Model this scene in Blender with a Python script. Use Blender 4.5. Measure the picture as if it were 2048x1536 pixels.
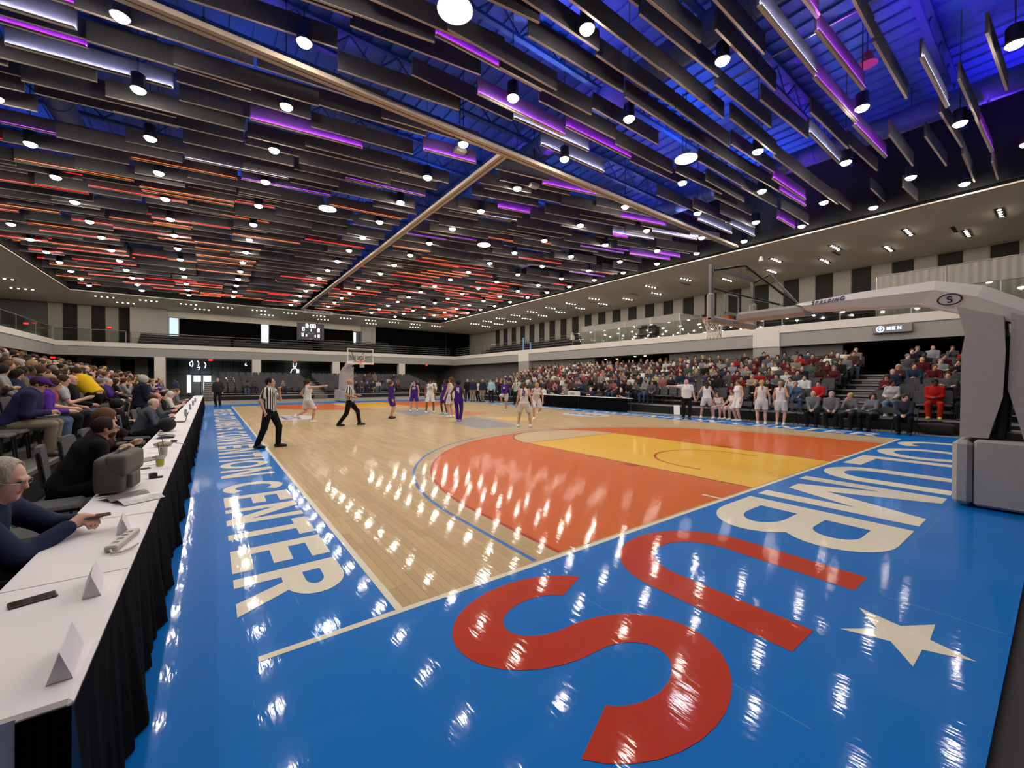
import bpy, bmesh, math, random
import numpy as np
from mathutils import Vector, Matrix

for _o in list(bpy.data.objects):
    bpy.data.objects.remove(_o)
SC = bpy.context.scene
COL = SC.collection
R = math.radians
PI = math.pi

# ------------------------------------------------------------------ camera
# court frame: x along the baseline (0 = left sideline), y up the court, z up, metres
F_PX, CAM_YAW, CAM_PIT, CAM_ROL = 817.5, 0.63622, -0.00838, 0.00256
CAM = np.array([-1.1516, -2.925, 1.6977])
_fw = np.array([math.sin(CAM_YAW) * math.cos(CAM_PIT), math.cos(CAM_YAW) * math.cos(CAM_PIT), math.sin(CAM_PIT)])
_r = np.array([math.cos(CAM_YAW), -math.sin(CAM_YAW), 0.0])
_u = np.cross(_r, _fw)
_r2 = _r * math.cos(CAM_ROL) + _u * math.sin(CAM_ROL)
_u2 = -_r * math.sin(CAM_ROL) + _u * math.cos(CAM_ROL)
camd = bpy.data.cameras.new('camera')
camd.sensor_width = 36.0
camd.lens = F_PX / 2048 * 36.0
camd.clip_end = 300
camd.clip_start = 0.05
cam = bpy.data.objects.new('camera', camd)
COL.objects.link(cam)
_m = Matrix(((_r2[0], _u2[0], -_fw[0]), (_r2[1], _u2[1], -_fw[1]), (_r2[2], _u2[2], -_fw[2])))
cam.matrix_world = Matrix.Translation(Vector(CAM)) @ _m.to_4x4()
SC.camera = cam


def at(px, py, **k):
    """photo pixel -> the point of that ray on a known plane (x=, y= or z=)"""
    d = _fw + _r2 * (px - 1024) / F_PX - _u2 * (py - 768) / F_PX
    (a, v), = k.items()
    i = 'xyz'.index(a)
    return CAM + d * (v - CAM[i]) / d[i]


def camdist(p):
    return float(np.linalg.norm(np.asarray(p, float) - CAM))


def inview(p, m=60):
    d = np.asarray(p, float) - CAM
    z = d @ _fw
    if z < .2:
        return False
    x = 1024 + F_PX * (d @ _r2) / z
    y = 768 - F_PX * (d @ _u2) / z
    return -m < x < 2048 + m and -m < y < 1536 + m


# ------------------------------------------------------------------ world, exposure
world = bpy.data.worlds.new('hall_dark')
SC.world = world
world.use_nodes = True
world.node_tree.nodes['Background'].inputs[0].default_value = (0.55, 0.6, 0.7, 1)
world.node_tree.nodes['Background'].inputs[1].default_value = 0.02
SC.view_settings.view_transform = 'Standard'
SC.view_settings.look = 'None'
SC.view_settings.gamma = 1.0
SC.view_settings.use_curve_mapping = False
SC.view_settings.exposure = 0.0
SC.cycles.max_bounces = 8
SC.cycles.diffuse_bounces = 3
SC.cycles.glossy_bounces = 3
SC.cycles.transparent_max_bounces = 16

LAMP_E = 175.0      # downlight lens
HIGHBAY_E = 60.0
CLUSTER_E = 130.0
LED_E = 250.0
BLUE_W = 50.0      # uplighters washing the roof deck, watts


def area_light(name, loc, rot, size, energy, color, sy=None):
    l = bpy.data.lights.new(name, 'AREA')
    l.energy = energy
    l.color = color
    l.shape = 'RECTANGLE' if sy else 'SQUARE'
    l.size = size
    if sy:
        l.size_y = sy
    o = bpy.data.objects.new(name, l)
    COL.objects.link(o)
    o.location = loc
    o.rotation_euler = rot
    return o


# blue uplighters above the baffles wash the roof deck
for _x in (-7, 0, 7, 14, 20):
    for _y in (-2, 6, 14, 23, 33):
        _c = (0.03, 0.20, 1.0) if _x < 12 or _y > 3 else (0.10, 0.04, 1.0)
        area_light('deck_uplight', (_x, _y, 10.3), (PI, 0, 0), 0.6, BLUE_W * (2.2 if _x > 12 and _y < 8 else 1.0), _c)

# ------------------------------------------------------------------ materials
MATS = {}


def mat(name, col=(.5, .5, .5), rough=.6, metal=0.0, emit=None, strength=0.0, objcol=False, var=0.0, vscale=8.0,
        bump=0.0, bscale=60.0, coat=0.0, crough=.05, spec=.5, sheen=0.0, island=False, attr=None, stretch=None, bstretch=None):
    if name in MATS:
        return MATS[name]
    m = bpy.data.materials.new(name)
    m.use_nodes = True
    nt = m.node_tree
    N, L = nt.nodes, nt.links
    b = N['Principled BSDF']
    b.inputs['Roughness'].default_value = rough
    b.inputs['Metallic'].default_value = metal
    b.inputs['Specular IOR Level'].default_value = spec
    b.inputs['Coat Weight'].default_value = coat
    b.inputs['Coat Roughness'].default_value = crough
    b.inputs['Sheen Weight'].default_value = sheen
    c4 = (*col, 1)
    src = None
    if objcol:
        src = N.new('ShaderNodeObjectInfo').outputs['Color']
    elif attr:
        a = N.new('ShaderNodeVertexColor')
        a.layer_name = attr
        src = a.outputs['Color']
    tc = N.new('ShaderNodeTexCoord')
    if var > 0:
        if island:
            rnd = N.new('ShaderNodeNewGeometry').outputs['Random Per Island']
            oi = N.new('ShaderNodeObjectInfo')
            ad = N.new('ShaderNodeMath')
            ad.operation = 'ADD'
            L.new(rnd, ad.inputs[0])
            L.new(oi.outputs['Random'], ad.inputs[1])
            fr = N.new('ShaderNodeMath')
            fr.operation = 'FRACT'
            L.new(ad.outputs[0], fr.inputs[0])
            fac = fr.outputs[0]
        else:
            no = N.new('ShaderNodeTexNoise')
            no.inputs['Scale'].default_value = vscale
            no.inputs['Detail'].default_value = 4
            if stretch:
                mp = N.new('ShaderNodeMapping')
                mp.inputs['Scale'].default_value = stretch
                L.new(tc.outputs['Object'], mp.inputs[0])
                L.new(mp.outputs[0], no.inputs['Vector'])
            else:
                L.new(tc.outputs['Object'], no.inputs['Vector'])
            fac = no.outputs['Fac']
        mr = N.new('ShaderNodeMapRange')
        mr.inputs['To Min'].default_value = 1 - var
        mr.inputs['To Max'].default_value = 1 + var
        L.new(fac, mr.inputs['Value'])
        mx = N.new('ShaderNodeVectorMath')
        mx.operation = 'SCALE'
        if src is not None:
            L.new(src, mx.inputs[0])
        else:
            mx.inputs[0].default_value = col
        L.new(mr.outputs[0], mx.inputs['Scale'])
        src = mx.outputs[0]
    if src is not None:
        L.new(src, b.inputs['Base Color'])
    else:
        b.inputs['Base Color'].default_value = c4
    if bump > 0:
        no = N.new('ShaderNodeTexNoise')
        no.inputs['Scale'].default_value = bscale
        no.inputs['Detail'].default_value = 3
        if bstretch:
            mp = N.new('ShaderNodeMapping')
            mp.inputs['Scale'].default_value = bstretch
            L.new(tc.outputs['Object'], mp.inputs[0])
            L.new(mp.outputs[0], no.inputs['Vector'])
        else:
            L.new(tc.outputs['Object'], no.inputs['Vector'])
        bp = N.new('ShaderNodeBump')
        bp.inputs['Strength'].default_value = bump
        bp.inputs['Distance'].default_value = .01
        L.new(no.outputs['Fac'], bp.inputs['Height'])
        L.new(bp.outputs[0], b.inputs['Normal'])
        if coat > 0:
            L.new(bp.outputs[0], b.inputs['Coat Normal'])
    if emit:
        b.inputs['Emission Color'].default_value = (*emit, 1)
        b.inputs['Emission Strength'].default_value = strength
    MATS[name] = m
    return m


def glassmat(name, tint=(.9, .95, .95), amount=.12):
    m = bpy.data.materials.new(name)
    m.use_nodes = True
    nt = m.node_tree
    N, L = nt.nodes, nt.links
    N.remove(N['Principled BSDF'])
    tr = N.new('ShaderNodeBsdfTransparent')
    tr.inputs[0].default_value = (*tint, 1)
    gl = N.new('ShaderNodeBsdfGlossy')
    gl.inputs['Roughness'].default_value = .03
    lw = N.new('ShaderNodeLayerWeight')
    pw = N.new('ShaderNodeMath')
    pw.operation = 'POWER'
    pw.inputs[1].default_value = 4.0
    L.new(lw.outputs['Facing'], pw.inputs[0])
    ad = N.new('ShaderNodeMath')
    ad.operation = 'MULTIPLY_ADD'
    ad.inputs[1].default_value = .35
    ad.inputs[2].default_value = amount * .15
    L.new(pw.outputs[0], ad.inputs[0])
    mx = N.new('ShaderNodeMixShader')
    L.new(ad.outputs[0], mx.inputs[0])
    L.new(tr.outputs[0], mx.inputs[1])
    L.new(gl.outputs[0], mx.inputs[2])
    L.new(mx.outputs[0], N['Material Output'].inputs[0])
    MATS[name] = m
    return m


GLOSS = dict(rough=.4, coat=.36, crough=.055, bump=.10, bscale=1.0, bstretch=(22, 4.5, 16), spec=.04)
wood = mat('court_maple', (.50, .355, .185), var=.095, island=True, **GLOSS)
woodA = mat('court_maple_light', (.56, .41, .235), var=.08, vscale=3, **GLOSS)
blueP = mat('paint_blue', (.001, .150, .53), var=.05, vscale=1.2, **GLOSS)
orangeP = mat('paint_orange', (.60, .115, .016), var=.06, vscale=2, stretch=(14, 1.2, 1), **GLOSS)
redP = mat('paint_red', (.46, .033, .008), var=.05, vscale=2, **GLOSS)
redL = mat('paint_red_line', (.42, .03, .012), **GLOSS)
yellowP = mat('paint_yellow', (.74, .42, .03), var=.06, vscale=2, stretch=(14, 1.2, 1), **GLOSS)
creamP = mat('paint_cream', (.72, .67, .54), var=.06, vscale=2, stretch=(9, 1, 1), **GLOSS)
lineblue = mat('paint_line_blue', (.035, .16, .45), **GLOSS)
slate = mat('paint_slate_blue', (.10, .22, .36), **GLOSS)
navyP = mat('paint_navy', (.04, .05, .14), **GLOSS)
whiteP = mat('paint_logo_white', (.62, .60, .66), **GLOSS)
carpet = mat('carpet_charcoal', (.035, .033, .034), rough=.95, var=.35, vscale=2.5, stretch=(.25, 3.0, 1), bump=.4, bscale=90)
concrete = mat('floor_grey', (.20, .19, .18), rough=.55, var=.12, vscale=1.5)
felt = mat('felt_grey', (.088, .084, .094), rough=.95, var=.12, vscale=30, bump=.5, bscale=40, bstretch=(30, 30, .6))
feltedge_lit = mat('felt_edge_bounce_lit', (.52, .47, .40), rough=.9)  # grey felt turned cream: light bounced off the floor, painted on bottom edges
white_wall = mat('wall_white', (.66, .62, .58), rough=.7, var=.03, vscale=2)
fascia_grey = mat('fascia_grey', (.31, .30, .29), rough=.7, var=.04, vscale=2)
dark_grey = mat('wall_dark_grey', (.125, .122, .12), rough=.8, var=.06, vscale=3)
panel_l = mat('panel_light', (.40, .385, .35), rough=.9, var=.10, vscale=6, stretch=(3, 3, .5))
panel_d = mat('panel_dark', (.030, .028, .027), rough=.95, var=.1, vscale=6)
soffit_m = mat('soffit_paint', (.72, .68, .58), rough=.8, var=.02, vscale=1)
black = mat('black_matte', (.008, .008, .009), rough=.85)
blackcloth = mat('black_cloth', (.0035, .0035, .004), rough=.95, var=.2, vscale=12, spec=.05)
blackmetal = mat('black_metal', (.012, .012, .013), rough=.4)
alu = mat('aluminium', (.52, .51, .49), rough=.35, metal=.8, var=.05, vscale=20)
steel = mat('steel_grey', (.30, .31, .33), rough=.35, metal=.7)
deckm = mat('roof_deck_blue_lit', (.045, .12, .36), rough=.6, var=.05, vscale=1)  # black deck; the blue light on it is put into this base colour too
beamm = mat('roof_steel_paint', (.03, .08, .22), rough=.6)
track_m = mat('track_cream', (.56, .48, .39), rough=.6, var=.03)
drape = mat('drape_grey', (.34, .325, .30), rough=.95, var=.05, vscale=3)
chair_f = mat('chair_fabric', (.075, .076, .082), rough=.95, var=.25, vscale=25)
chair_m = mat('chair_frame', (.02, .02, .022), rough=.4, metal=.5)
white_cloth = mat('white_cloth', (.74, .71, .74), rough=.9, var=.03, vscale=5)
paper = mat('paper', (.74, .72, .72), rough=.8)
glass = glassmat('glass_clear', (.93, .96, .95))
glass_r = glassmat('glass_rail', (.80, .83, .80), .25)
pad_g = mat('pad_grey', (.40, .38, .37), rough=.75, var=.06, vscale=10, bump=.15, bscale=120)
pad_w = mat('hoop_white', (.66, .62, .62), rough=.45, var=.02)
rim_o = mat('rim_orange', (.75, .10, .02), rough=.4)
net_m = mat('net_white', (.78, .74, .72), rough=.9)
navy_ink = mat('navy_ink', (.012, .010, .05), rough=.5)
lamp_m = mat('lamp_lens', (1, 1, 1), emit=(1.0, .90, .76), strength=LAMP_E)
upper_floor = mat('upper_floor_grey', (.36, .34, .31), rough=.8, var=.05)
high_m = mat('highbay_lens', (1, 1, 1), emit=(.86, .92, 1.0), strength=HIGHBAY_E)
clus_m = mat('cluster_lens', (1, 1, 1), emit=(1.0, .88, .72), strength=CLUSTER_E)


def ledmat(name, col, k):
    """rows of discrete diodes: emission pulses along the strip"""
    m = mat(name, (.8, .8, .8), emit=col, strength=1.0)
    N, L = m.node_tree.nodes, m.node_tree.links
    tc = N.new('ShaderNodeTexCoord')
    sp = N.new('ShaderNodeSeparateXYZ')
    L.new(tc.outputs['Object'], sp.inputs[0])
    mu = N.new('ShaderNodeMath')
    mu.operation = 'MULTIPLY'
    mu.inputs[1].default_value = 1 / .085
    L.new(sp.outputs[0], mu.inputs[0])
    fr = N.new('ShaderNodeMath')
    fr.operation = 'FRACT'
    L.new(mu.outputs[0], fr.inputs[0])
    lt = N.new('ShaderNodeMath')
    lt.operation = 'LESS_THAN'
    lt.inputs[1].default_value = .4
    L.new(fr.outputs[0], lt.inputs[0])
    mx = N.new('ShaderNodeMath')
    mx.operation = 'MULTIPLY_ADD'
    mx.inputs[1].default_value = LED_E * k * 2.0
    mx.inputs[2].default_value = LED_E * k * .2
    L.new(lt.outputs[0], mx.inputs[0])
    L.new(mx.outputs[0], N['Principled BSDF'].inputs['Emission Strength'])
    return m


LEDM = {
    'white': ledmat('led_white', (.60, .60, 1.0), 1.0),
    'violet': ledmat('led_violet', (.42, .03, 1.0), 1.0),
    'red': ledmat('led_red', (1.0, .02, .015), 1.0),
    'amber': ledmat('led_amber', (1.0, .20, .02), .75),
}
LEDF = {k: mat('led_far_' + k, (.8, .8, .8), emit=c, strength=e) for k, c, e in (('white', (.62, .62, 1.0), 5), ('violet', (.38, .015, 1.0), 5), ('red', (1.0, .004, .004), 7.0), ('amber', (1.0, .13, .006), 4.5))}
day = mat('daylight_pane', (1, 1, 1), emit=(.75, .90, 1.0), strength=3.2)
digit_m = mat('digit_white', (1, 1, 1), emit=(.86, .90, 1.0), strength=2.6)
exit_m = mat('exit_red', (.5, .02, .02), emit=(1, .03, .02), strength=2.2)
signblue = mat('sign_blue_led', (.3, .5, 1), emit=(.25, .45, 1.0), strength=7.0)
skin = mat('skin', objcol=True, rough=.55, var=.06, vscale=14, spec=.35)
cloth = mat('cloth', objcol=True, rough=.9, var=.2, vscale=11, spec=.15, bump=.35, bscale=16)
hairm = mat('hair', objcol=True, rough=.7, var=.5, vscale=70, stretch=(1, 1, .25), bump=.8, bscale=90, bstretch=(1, 1, .3), spec=.2)
shoem = mat('shoe', objcol=True, rough=.5, var=.08)
eyem = mat('eye_dark', (.02, .015, .012), rough=.2)
lipm = mat('lips', (.28, .10, .08), rough=.5)
crowdm = mat('crowd_colours', attr='Col', rough=.85, var=.1, vscale=11)


# stripes for officials' shirts: black and white along the shirt's own x
def stripe_material():
    m = bpy.data.materials.new('official_stripes')
    m.use_nodes = True
    N, L = m.node_tree.nodes, m.node_tree.links
    b = N['Principled BSDF']
    b.inputs['Roughness'].default_value = .9
    tc = N.new('ShaderNodeTexCoord')
    sp = N.new('ShaderNodeSeparateXYZ')
    L.new(tc.outputs['Object'], sp.inputs[0])
    ad = N.new('ShaderNodeMath')
    ad.operation = 'ARCTAN2'
    L.new(sp.outputs[0], ad.inputs[0])
    L.new(sp.outputs[1], ad.inputs[1])
    mu = N.new('ShaderNodeMath')
    mu.operation = 'MULTIPLY'
    mu.inputs[1].default_value = 19 / (2 * PI)
    L.new(ad.outputs[0], mu.inputs[0])
    fr = N.new('ShaderNodeMath')
    fr.operation = 'FRACT'
    L.new(mu.outputs[0], fr.inputs[0])
    gt = N.new('ShaderNodeMath')
    gt.operation = 'GREATER_THAN'
    gt.inputs[1].default_value = .5
    L.new(fr.outputs[0], gt.inputs[0])
    mx = N.new('ShaderNodeMix')
    mx.data_type = 'RGBA'
    mx.inputs[6].default_value = (.015, .015, .018, 1)
    mx.inputs[7].default_value = (.75, .74, .74, 1)
    L.new(gt.outputs[0], mx.inputs[0])
    L.new(mx.outputs[2], b.inputs['Base Color'])
    return m


stripes = stripe_material()


# ------------------------------------------------------------------ mesh building
class MB:
    def __init__(s):
        s.v, s.f, s.mi, s.mats = [], [], [], []

    def m(s, mt):
        if mt not in s.mats:
            s.mats.append(mt)
        return s.mats.index(mt)

    def add(s, vs, fs, mt):
        o = len(s.v)
        i = s.m(mt)
        s.v += [tuple(map(float, q)) for q in vs]
        s.f += [tuple(o + k for k in f) for f in fs]
        s.mi += [i] * len(fs)
        return s

    def box(s, a, b, mt, M=None):
        x0, y0, z0 = a
        x1, y1, z1 = b
        vs = [(x0, y0, z0), (x1, y0, z0), (x1, y1, z0), (x0, y1, z0), (x0, y0, z1), (x1, y0, z1), (x1, y1, z1), (x0, y1, z1)]
        if M is not None:
            vs = [M @ Vector(q) for q in vs]
        return s.add(vs, [(0, 3, 2, 1), (4, 5, 6, 7), (0, 1, 5, 4), (1, 2, 6, 5), (2, 3, 7, 6), (3, 0, 4, 7)], mt)

    def rbox(s, a, b, r, mt, M=None):
        """box with chamfered edges"""
        vs = []
        c = [(a[i] + b[i]) / 2 for i in range(3)]
        h = [abs(b[i] - a[i]) / 2 for i in range(3)]
        r = min(r, *[q * .98 for q in h])
        idx = {}
        for sx in (-1, 1):
            for sy in (-1, 1):
                for sz in (-1, 1):
                    for ax in range(3):
                        p = [c[0] + sx * (h[0] - r), c[1] + sy * (h[1] - r), c[2] + sz * (h[2] - r)]
                        p[ax] += (sx, sy, sz)[ax] * r
                        idx[(sx, sy, sz, ax)] = len(vs)
                        vs.append(p)
        fs = []
        S = (-1, 1)
        for ax in range(3):
            o1, o2 = (ax + 1) % 3, (ax + 2) % 3
            for sg in S:
                q = []
                for (p, t) in ((-1, -1), (1, -1), (1, 1), (-1, 1)):
                    k = [0, 0, 0]
                    k[ax] = sg
                    k[o1] = p
                    k[o2] = t
                    q.append(idx[(*k, ax)])
                fs.append(tuple(q if sg > 0 else q[::-1]))
            for p in S:
                for t in S:
                    k0 = [0, 0, 0]
                    k1 = [0, 0, 0]
                    k0[ax], k1[ax] = -1, 1
                    k0[o1] = k1[o1] = p
                    k0[o2] = k1[o2] = t
                    q = (idx[(*k0, o1)], idx[(*k1, o1)], idx[(*k1, o2)], idx[(*k0, o2)])
                    fs.append(q if p * t > 0 else q[::-1])
        for sx in S:
            for sy in S:
                for sz in S:
                    q = tuple(idx[(sx, sy, sz, a_)] for a_ in range(3))
                    fs.append(q if sx * sy * sz > 0 else q[::-1])
        if M is not None:
            vs = [M @ Vector(q) for q in vs]
        return s.add(vs, fs, mt)

    def cyl(s, p0, p1, r0, r1=None, mt=None, n=10, caps=True):
        r1 = r0 if r1 is None else r1
        p0, p1 = Vector(p0), Vector(p1)
        d = (p1 - p0).normalized()
        a = d.orthogonal().normalized()
        b = d.cross(a)
        vs = []
        for i in range(n):
            t = 2 * PI * i / n
            w = a * math.cos(t) + b * math.sin(t)
            vs += [p0 + w * r0, p1 + w * r1]
        fs = [(2 * i, 2 * ((i + 1) % n), 2 * ((i + 1) % n) + 1, 2 * i + 1) for i in range(n)]
        if caps:
            fs += [tuple(2 * i for i in range(n))[::-1], tuple(2 * i + 1 for i in range(n))]
        return s.add(vs, fs, mt)

    def tube(s, path, r, mt, n=6):
        for a, b in zip(path[:-1], path[1:]):
            s.cyl(a, b, r, r, mt, n)
        return s

    def ball(s, c, r, mt, n=10, m=6, sc=(1, 1, 1)):
        vs = []
        for j in range(m + 1):
            ph = PI * j / m
            for i in range(n):
                t = 2 * PI * i / n
                vs.append((c[0] + r * sc[0] * math.sin(ph) * math.cos(t), c[1] + r * sc[1] * math.sin(ph) * math.sin(t), c[2] + r * sc[2] * math.cos(ph)))
        fs = [(j * n + i, (j + 1) * n + i, (j + 1) * n + (i + 1) % n, j * n + (i + 1) % n) for j in range(m) for i in range(n)]
        return s.add(vs, fs, mt)

    def lathe(s, prof, mt, c=(0, 0, 0), n=16):
        vs = []
        for (r, z) in prof:
            for i in range(n):
                t = 2 * PI * i / n
                vs.append((c[0] + r * math.cos(t), c[1] + r * math.sin(t), c[2] + z))
        fs = [(j * n + i, j * n + (i + 1) % n, (j + 1) * n + (i + 1) % n, (j + 1) * n + i) for j in range(len(prof) - 1) for i in range(n)]
        return s.add(vs, fs, mt)

    def prism(s, poly, o, ux, uy, depth, mt):
        """polygon (u, v) at o + u*ux + v*uy, extruded by vector depth"""
        o, ux, uy, d = Vector(o), Vector(ux), Vector(uy), Vector(depth)
        n = len(poly)
        a = [o + ux * u + uy * v for u, v in poly]
        vs = a + [q + d for q in a]
        fs = [tuple(range(n))[::-1], tuple(range(n, 2 * n))] + [(i, (i + 1) % n, n + (i + 1) % n, n + i) for i in range(n)]
        return s.add(vs, fs, mt)

    def quad(s, vs, mt):
        return s.add(vs, [tuple(range(len(vs)))], mt)

    def grid(s, fn, nu, nv, mt):
        vs = [fn(i / nu, j / nv) for j in range(nv + 1) for i in range(nu + 1)]
        w = nu + 1
        fs = [(j * w + i, j * w + i + 1, (j + 1) * w + i + 1, (j + 1) * w + i) for j in range(nv) for i in range(nu)]
        return s.add(vs, fs, mt)

    def mesh(s, name, smooth=False):
        me = bpy.data.meshes.new(name)
        me.from_pydata(s.v, [], s.f)
        for mt in s.mats:
            me.materials.append(mt)
        if s.mi:
            me.polygons.foreach_set('material_index', s.mi)
        if smooth:
            me.polygons.foreach_set('use_smooth', [True] * len(s.f))
        me.update()
        return me

    def build(s, name, parent=None, smooth=False, loc=None, rz=None):
        return link(name, s.mesh(name, smooth), parent, loc, rz)


def link(name, me, parent=None, loc=None, rz=None, color=None):
    o = bpy.data.objects.new(name, me)
    COL.objects.link(o)
    if parent is not None:
        o.parent = parent
    if loc is not None:
        o.location = loc
    if rz is not None:
        o.rotation_euler = (0, 0, rz)
    if color is not None:
        o.color = (*color, 1)
    return o


def tag(o, label, cat, group=None):
    o['label'] = label
    o['category'] = cat
    if group:
        o['group'] = group
    return o


def struct(o, label=None):
    o['kind'] = 'structure'
    if label:
        o['label'] = label
    return o


def thing(name, label, cat, loc=(0, 0, 0), rz=0.0, group=None):
    o = bpy.data.objects.new(name, None)
    o.empty_display_size = .1
    COL.objects.link(o)
    o.location = loc
    o.rotation_euler = (0, 0, rz)
    return tag(o, label, cat, group)


def dup(root, loc, rz, label=None, group=None, color=None):
    def cp(o, par):
        c = o.copy()
        COL.objects.link(c)
        if par is not None:
            c.parent = par
        for ch in kids.get(o, ()):
            cp(ch, c)
        return c
    kids = {}
    st = [root]
    while st:
        q = st.pop()
        ks = KIDS.get(q.name)
        if ks is None:
            ks = list(q.children)
            KIDS[q.name] = ks
        kids[q] = ks
        st += ks
    r = cp(root, None)
    r.location = loc
    r.rotation_euler = (0, 0, rz)
    if label:
        r['label'] = label
    if group:
        r['group'] = group
    return r


KIDS = {}


ORD = 'zeroth first second third fourth fifth sixth seventh eighth ninth tenth eleventh twelfth thirteenth fourteenth fifteenth sixteenth seventeenth eighteenth nineteenth twentieth'.split()
ORD += ['twenty-' + q for q in ORD[1:10]] + ['thirtieth'] + ['thirty-' + q for q in ORD[1:10]] + ['fortieth'] + ['forty-' + q for q in ORD[1:10]] + ['fiftieth'] + ['fifty-' + q for q in ORD[1:10]] + ['sixtieth'] + ['sixty-' + q for q in ORD[1:10]]


# ------------------------------------------------------------------ lettering (own bold sans shapes)
class BP(list):
    pass


BCOUNT = [0]


def band(cx, cy, rx, ry, tx, ty, a0, a1, n=18):
    out = []
    BCOUNT[0] += 1
    P = []
    for i in range(n + 1):
        a = R(a0 + (a1 - a0) * i / n)
        P.append(((cx + rx * math.cos(a), cy + ry * math.sin(a)), (cx + (rx - tx) * math.cos(a), cy + (ry - ty) * math.sin(a))))
    for (a, b), (c, d) in zip(P[:-1], P[1:]):
        q = BP([b, a, c, d] if a1 > a0 else [a, b, d, c])
        q.gid = BCOUNT[0]
        out.append(q)
    return out


def rc(x0, y0, x1, y1):
    return [(x0, y0), (x1, y0), (x1, y1), (x0, y1)]


def glyph(ch, w, t, hf=.92):
    """polygons of a bold capital in a box w x 1, stroke t"""
    h = t * hf
    if ch == 'C':
        return band(w * .52, .5, w * .52, .5, t, h, 42, 318, 30)
    if ch == 'G':
        return band(w * .52, .5, w * .52, .5, t, h, 42, 330, 30) + [rc(w * .55, .36, w, .36 + h), rc(w - t, .14, w, .36 + h * .5)]
    if ch == 'O':
        return band(w / 2, .5, w / 2, .5, t, h, 0, 360, 36)
    if ch == 'U':
        k = w / 2
        return [rc(0, k * .9, t, 1), rc(w - t, k * .9, w, 1)] + band(w / 2, k * .9, w / 2, k * .9, t, h, 180, 360, 20)
    if ch == 'S':
        q = (1 + h) / 2
        pl = band(w * .5, 1 - q / 2, w * .5, q / 2, t, h, 28, 270, 22) + band(w * .5, q / 2, w * .5, q / 2, t, h, 90, -152, 22)
        for p in pl:
            p.gid = pl[0].gid
        return pl
    if ch == 'B':
        q = (1 + h) / 2
        r1, r2 = 1 - q, q
        return [rc(0, 0, t, 1)] + [rc(t * .9, 1 - h, w * .5, 1), rc(t * .9, q - h, w * .5, q), rc(t * .9, 0, w * .5, h)] + \
            band(w * .5, 1 - (1 - q + h) / 2, w * .42, (1 - q + h) / 2, t, h, -90, 90, 14) + band(w * .5, q / 2, w * .5, q / 2, t, h, -90, 90, 14)
    if ch == 'R':
        q = .42
        return [rc(0, 0, t, 1), rc(t * .9, 1 - h, w * .5, 1), rc(t * .9, q, w * .5, q + h)] + \
            band(w * .5, (1 + q) / 2, w * .46, (1 - q) / 2, t, h, -90, 90, 14) + [[(w * .36, q + h * .5), (w - t * 1.15, 0), (w + .02, 0), (w * .36 + t * 1.0, q + h * .5)]]
    if ch == 'E':
        return [rc(0, 0, t, 1), rc(t * .9, 0, w, h), rc(t * .9, .5 - h / 2, w * .93, .5 + h / 2), rc(t * .9, 1 - h, w, 1)]
    if ch == 'L':
        return [rc(0, 0, t, 1), rc(t * .9, 0, w, h)]
    if ch == 'T':
        return [rc(0, 1 - h, w, 1), rc(w / 2 - t / 2, 0, w / 2 + t / 2, 1 - h * .9)]
    if ch == 'I':
        return [rc(0, 0, t, 1)]
    if ch == 'N':
        return [rc(0, 0, t * .9, 1), rc(w - t * .9, 0, w, 1), [(0, 1), (w - t * 1.2, 0), (w, 0), (t * 1.2, 1)]]
    if ch == 'M':
        c = w / 2
        return [rc(0, 0, t * .85, 1), rc(w - t * .85, 0, w, 1), [(0, 1), (c - t * .55, .08), (c + t * .55, .08), (t * 1.15, 1)], [(w, 1), (w - t * 1.15, 1), (c - t * .55, .08), (c + t * .55, .08)]]
    if ch == 'V':
        c = w / 2
        return [[(0, 1), (c - t * .55, 0), (c + t * .55, 0), (t * 1.1, 1)], [(w, 1), (w - t * 1.1, 1), (c - t * .55, 0), (c + t * .55, 0)]]
    if ch == 'A':
        c = w / 2
        return [[(0, 0), (t * 1.1, 0), (c + t * .55, 1), (c - t * .55, 1)], [(w, 0), (c + t * .55, 1), (c - t * .55, 1), (w - t * 1.1, 0)], rc(w * .25, .24, w * .75, .24 + h * .85)]
    if ch == 'P':
        return [rc(0, 0, t, 1), rc(t * .9, 1 - h, w * .5, 1), rc(t * .9, .4, w * .5, .4 + h)] + band(w * .5, .7, w * .48, .3, t, h, -90, 90, 12)
    if ch == 'D':
        return [rc(0, 0, t, 1), rc(t * .9, 1 - h, w * .45, 1), rc(t * .9, 0, w * .45, h)] + band(w * .45, .5, w * .55, .5, t, h, -90, 90, 16)
    if ch == '0':
        return [rc(0, .0, t, 1), rc(w - t, 0, w, 1), rc(t, 0, w - t, h), rc(t, 1 - h, w - t, 1)]
    if ch == '8':
        return glyph('0', w, t) + [rc(t, .5 - h / 2, w - t, .5 + h / 2)]
    if ch == '1':
        return [rc(w - t, 0, w, 1)]
    if ch == '2':
        return [rc(0, 1 - h, w, 1), rc(w - t, .5, w, 1), rc(0, .5 - h / 2, w, .5 + h / 2), rc(0, 0, t, .5), rc(0, 0, w, h)]
    if ch == '4':
        return [rc(0, .45, t, 1), rc(0, .45 - h / 2, w, .45 + h / 2), rc(w - t, 0, w, 1)]
    if ch == '3':
        return [rc(w - t, 0, w, 1), rc(0, 1 - h, w, 1), rc(0, .5 - h / 2, w, .5 + h / 2), rc(0, 0, w, h)]
    return [rc(0, 0, t, 1)]


def gpolys(ch, w, t, hf=.92):
    """(layer, polygon) pairs: overlapping strokes get layers of their own"""
    k, last = 0, None
    for pl in glyph(ch, w, t, hf):
        g = getattr(pl, 'gid', None)
        if g is None or g != last:
            k += 1
        last = g
        yield k, pl


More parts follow.
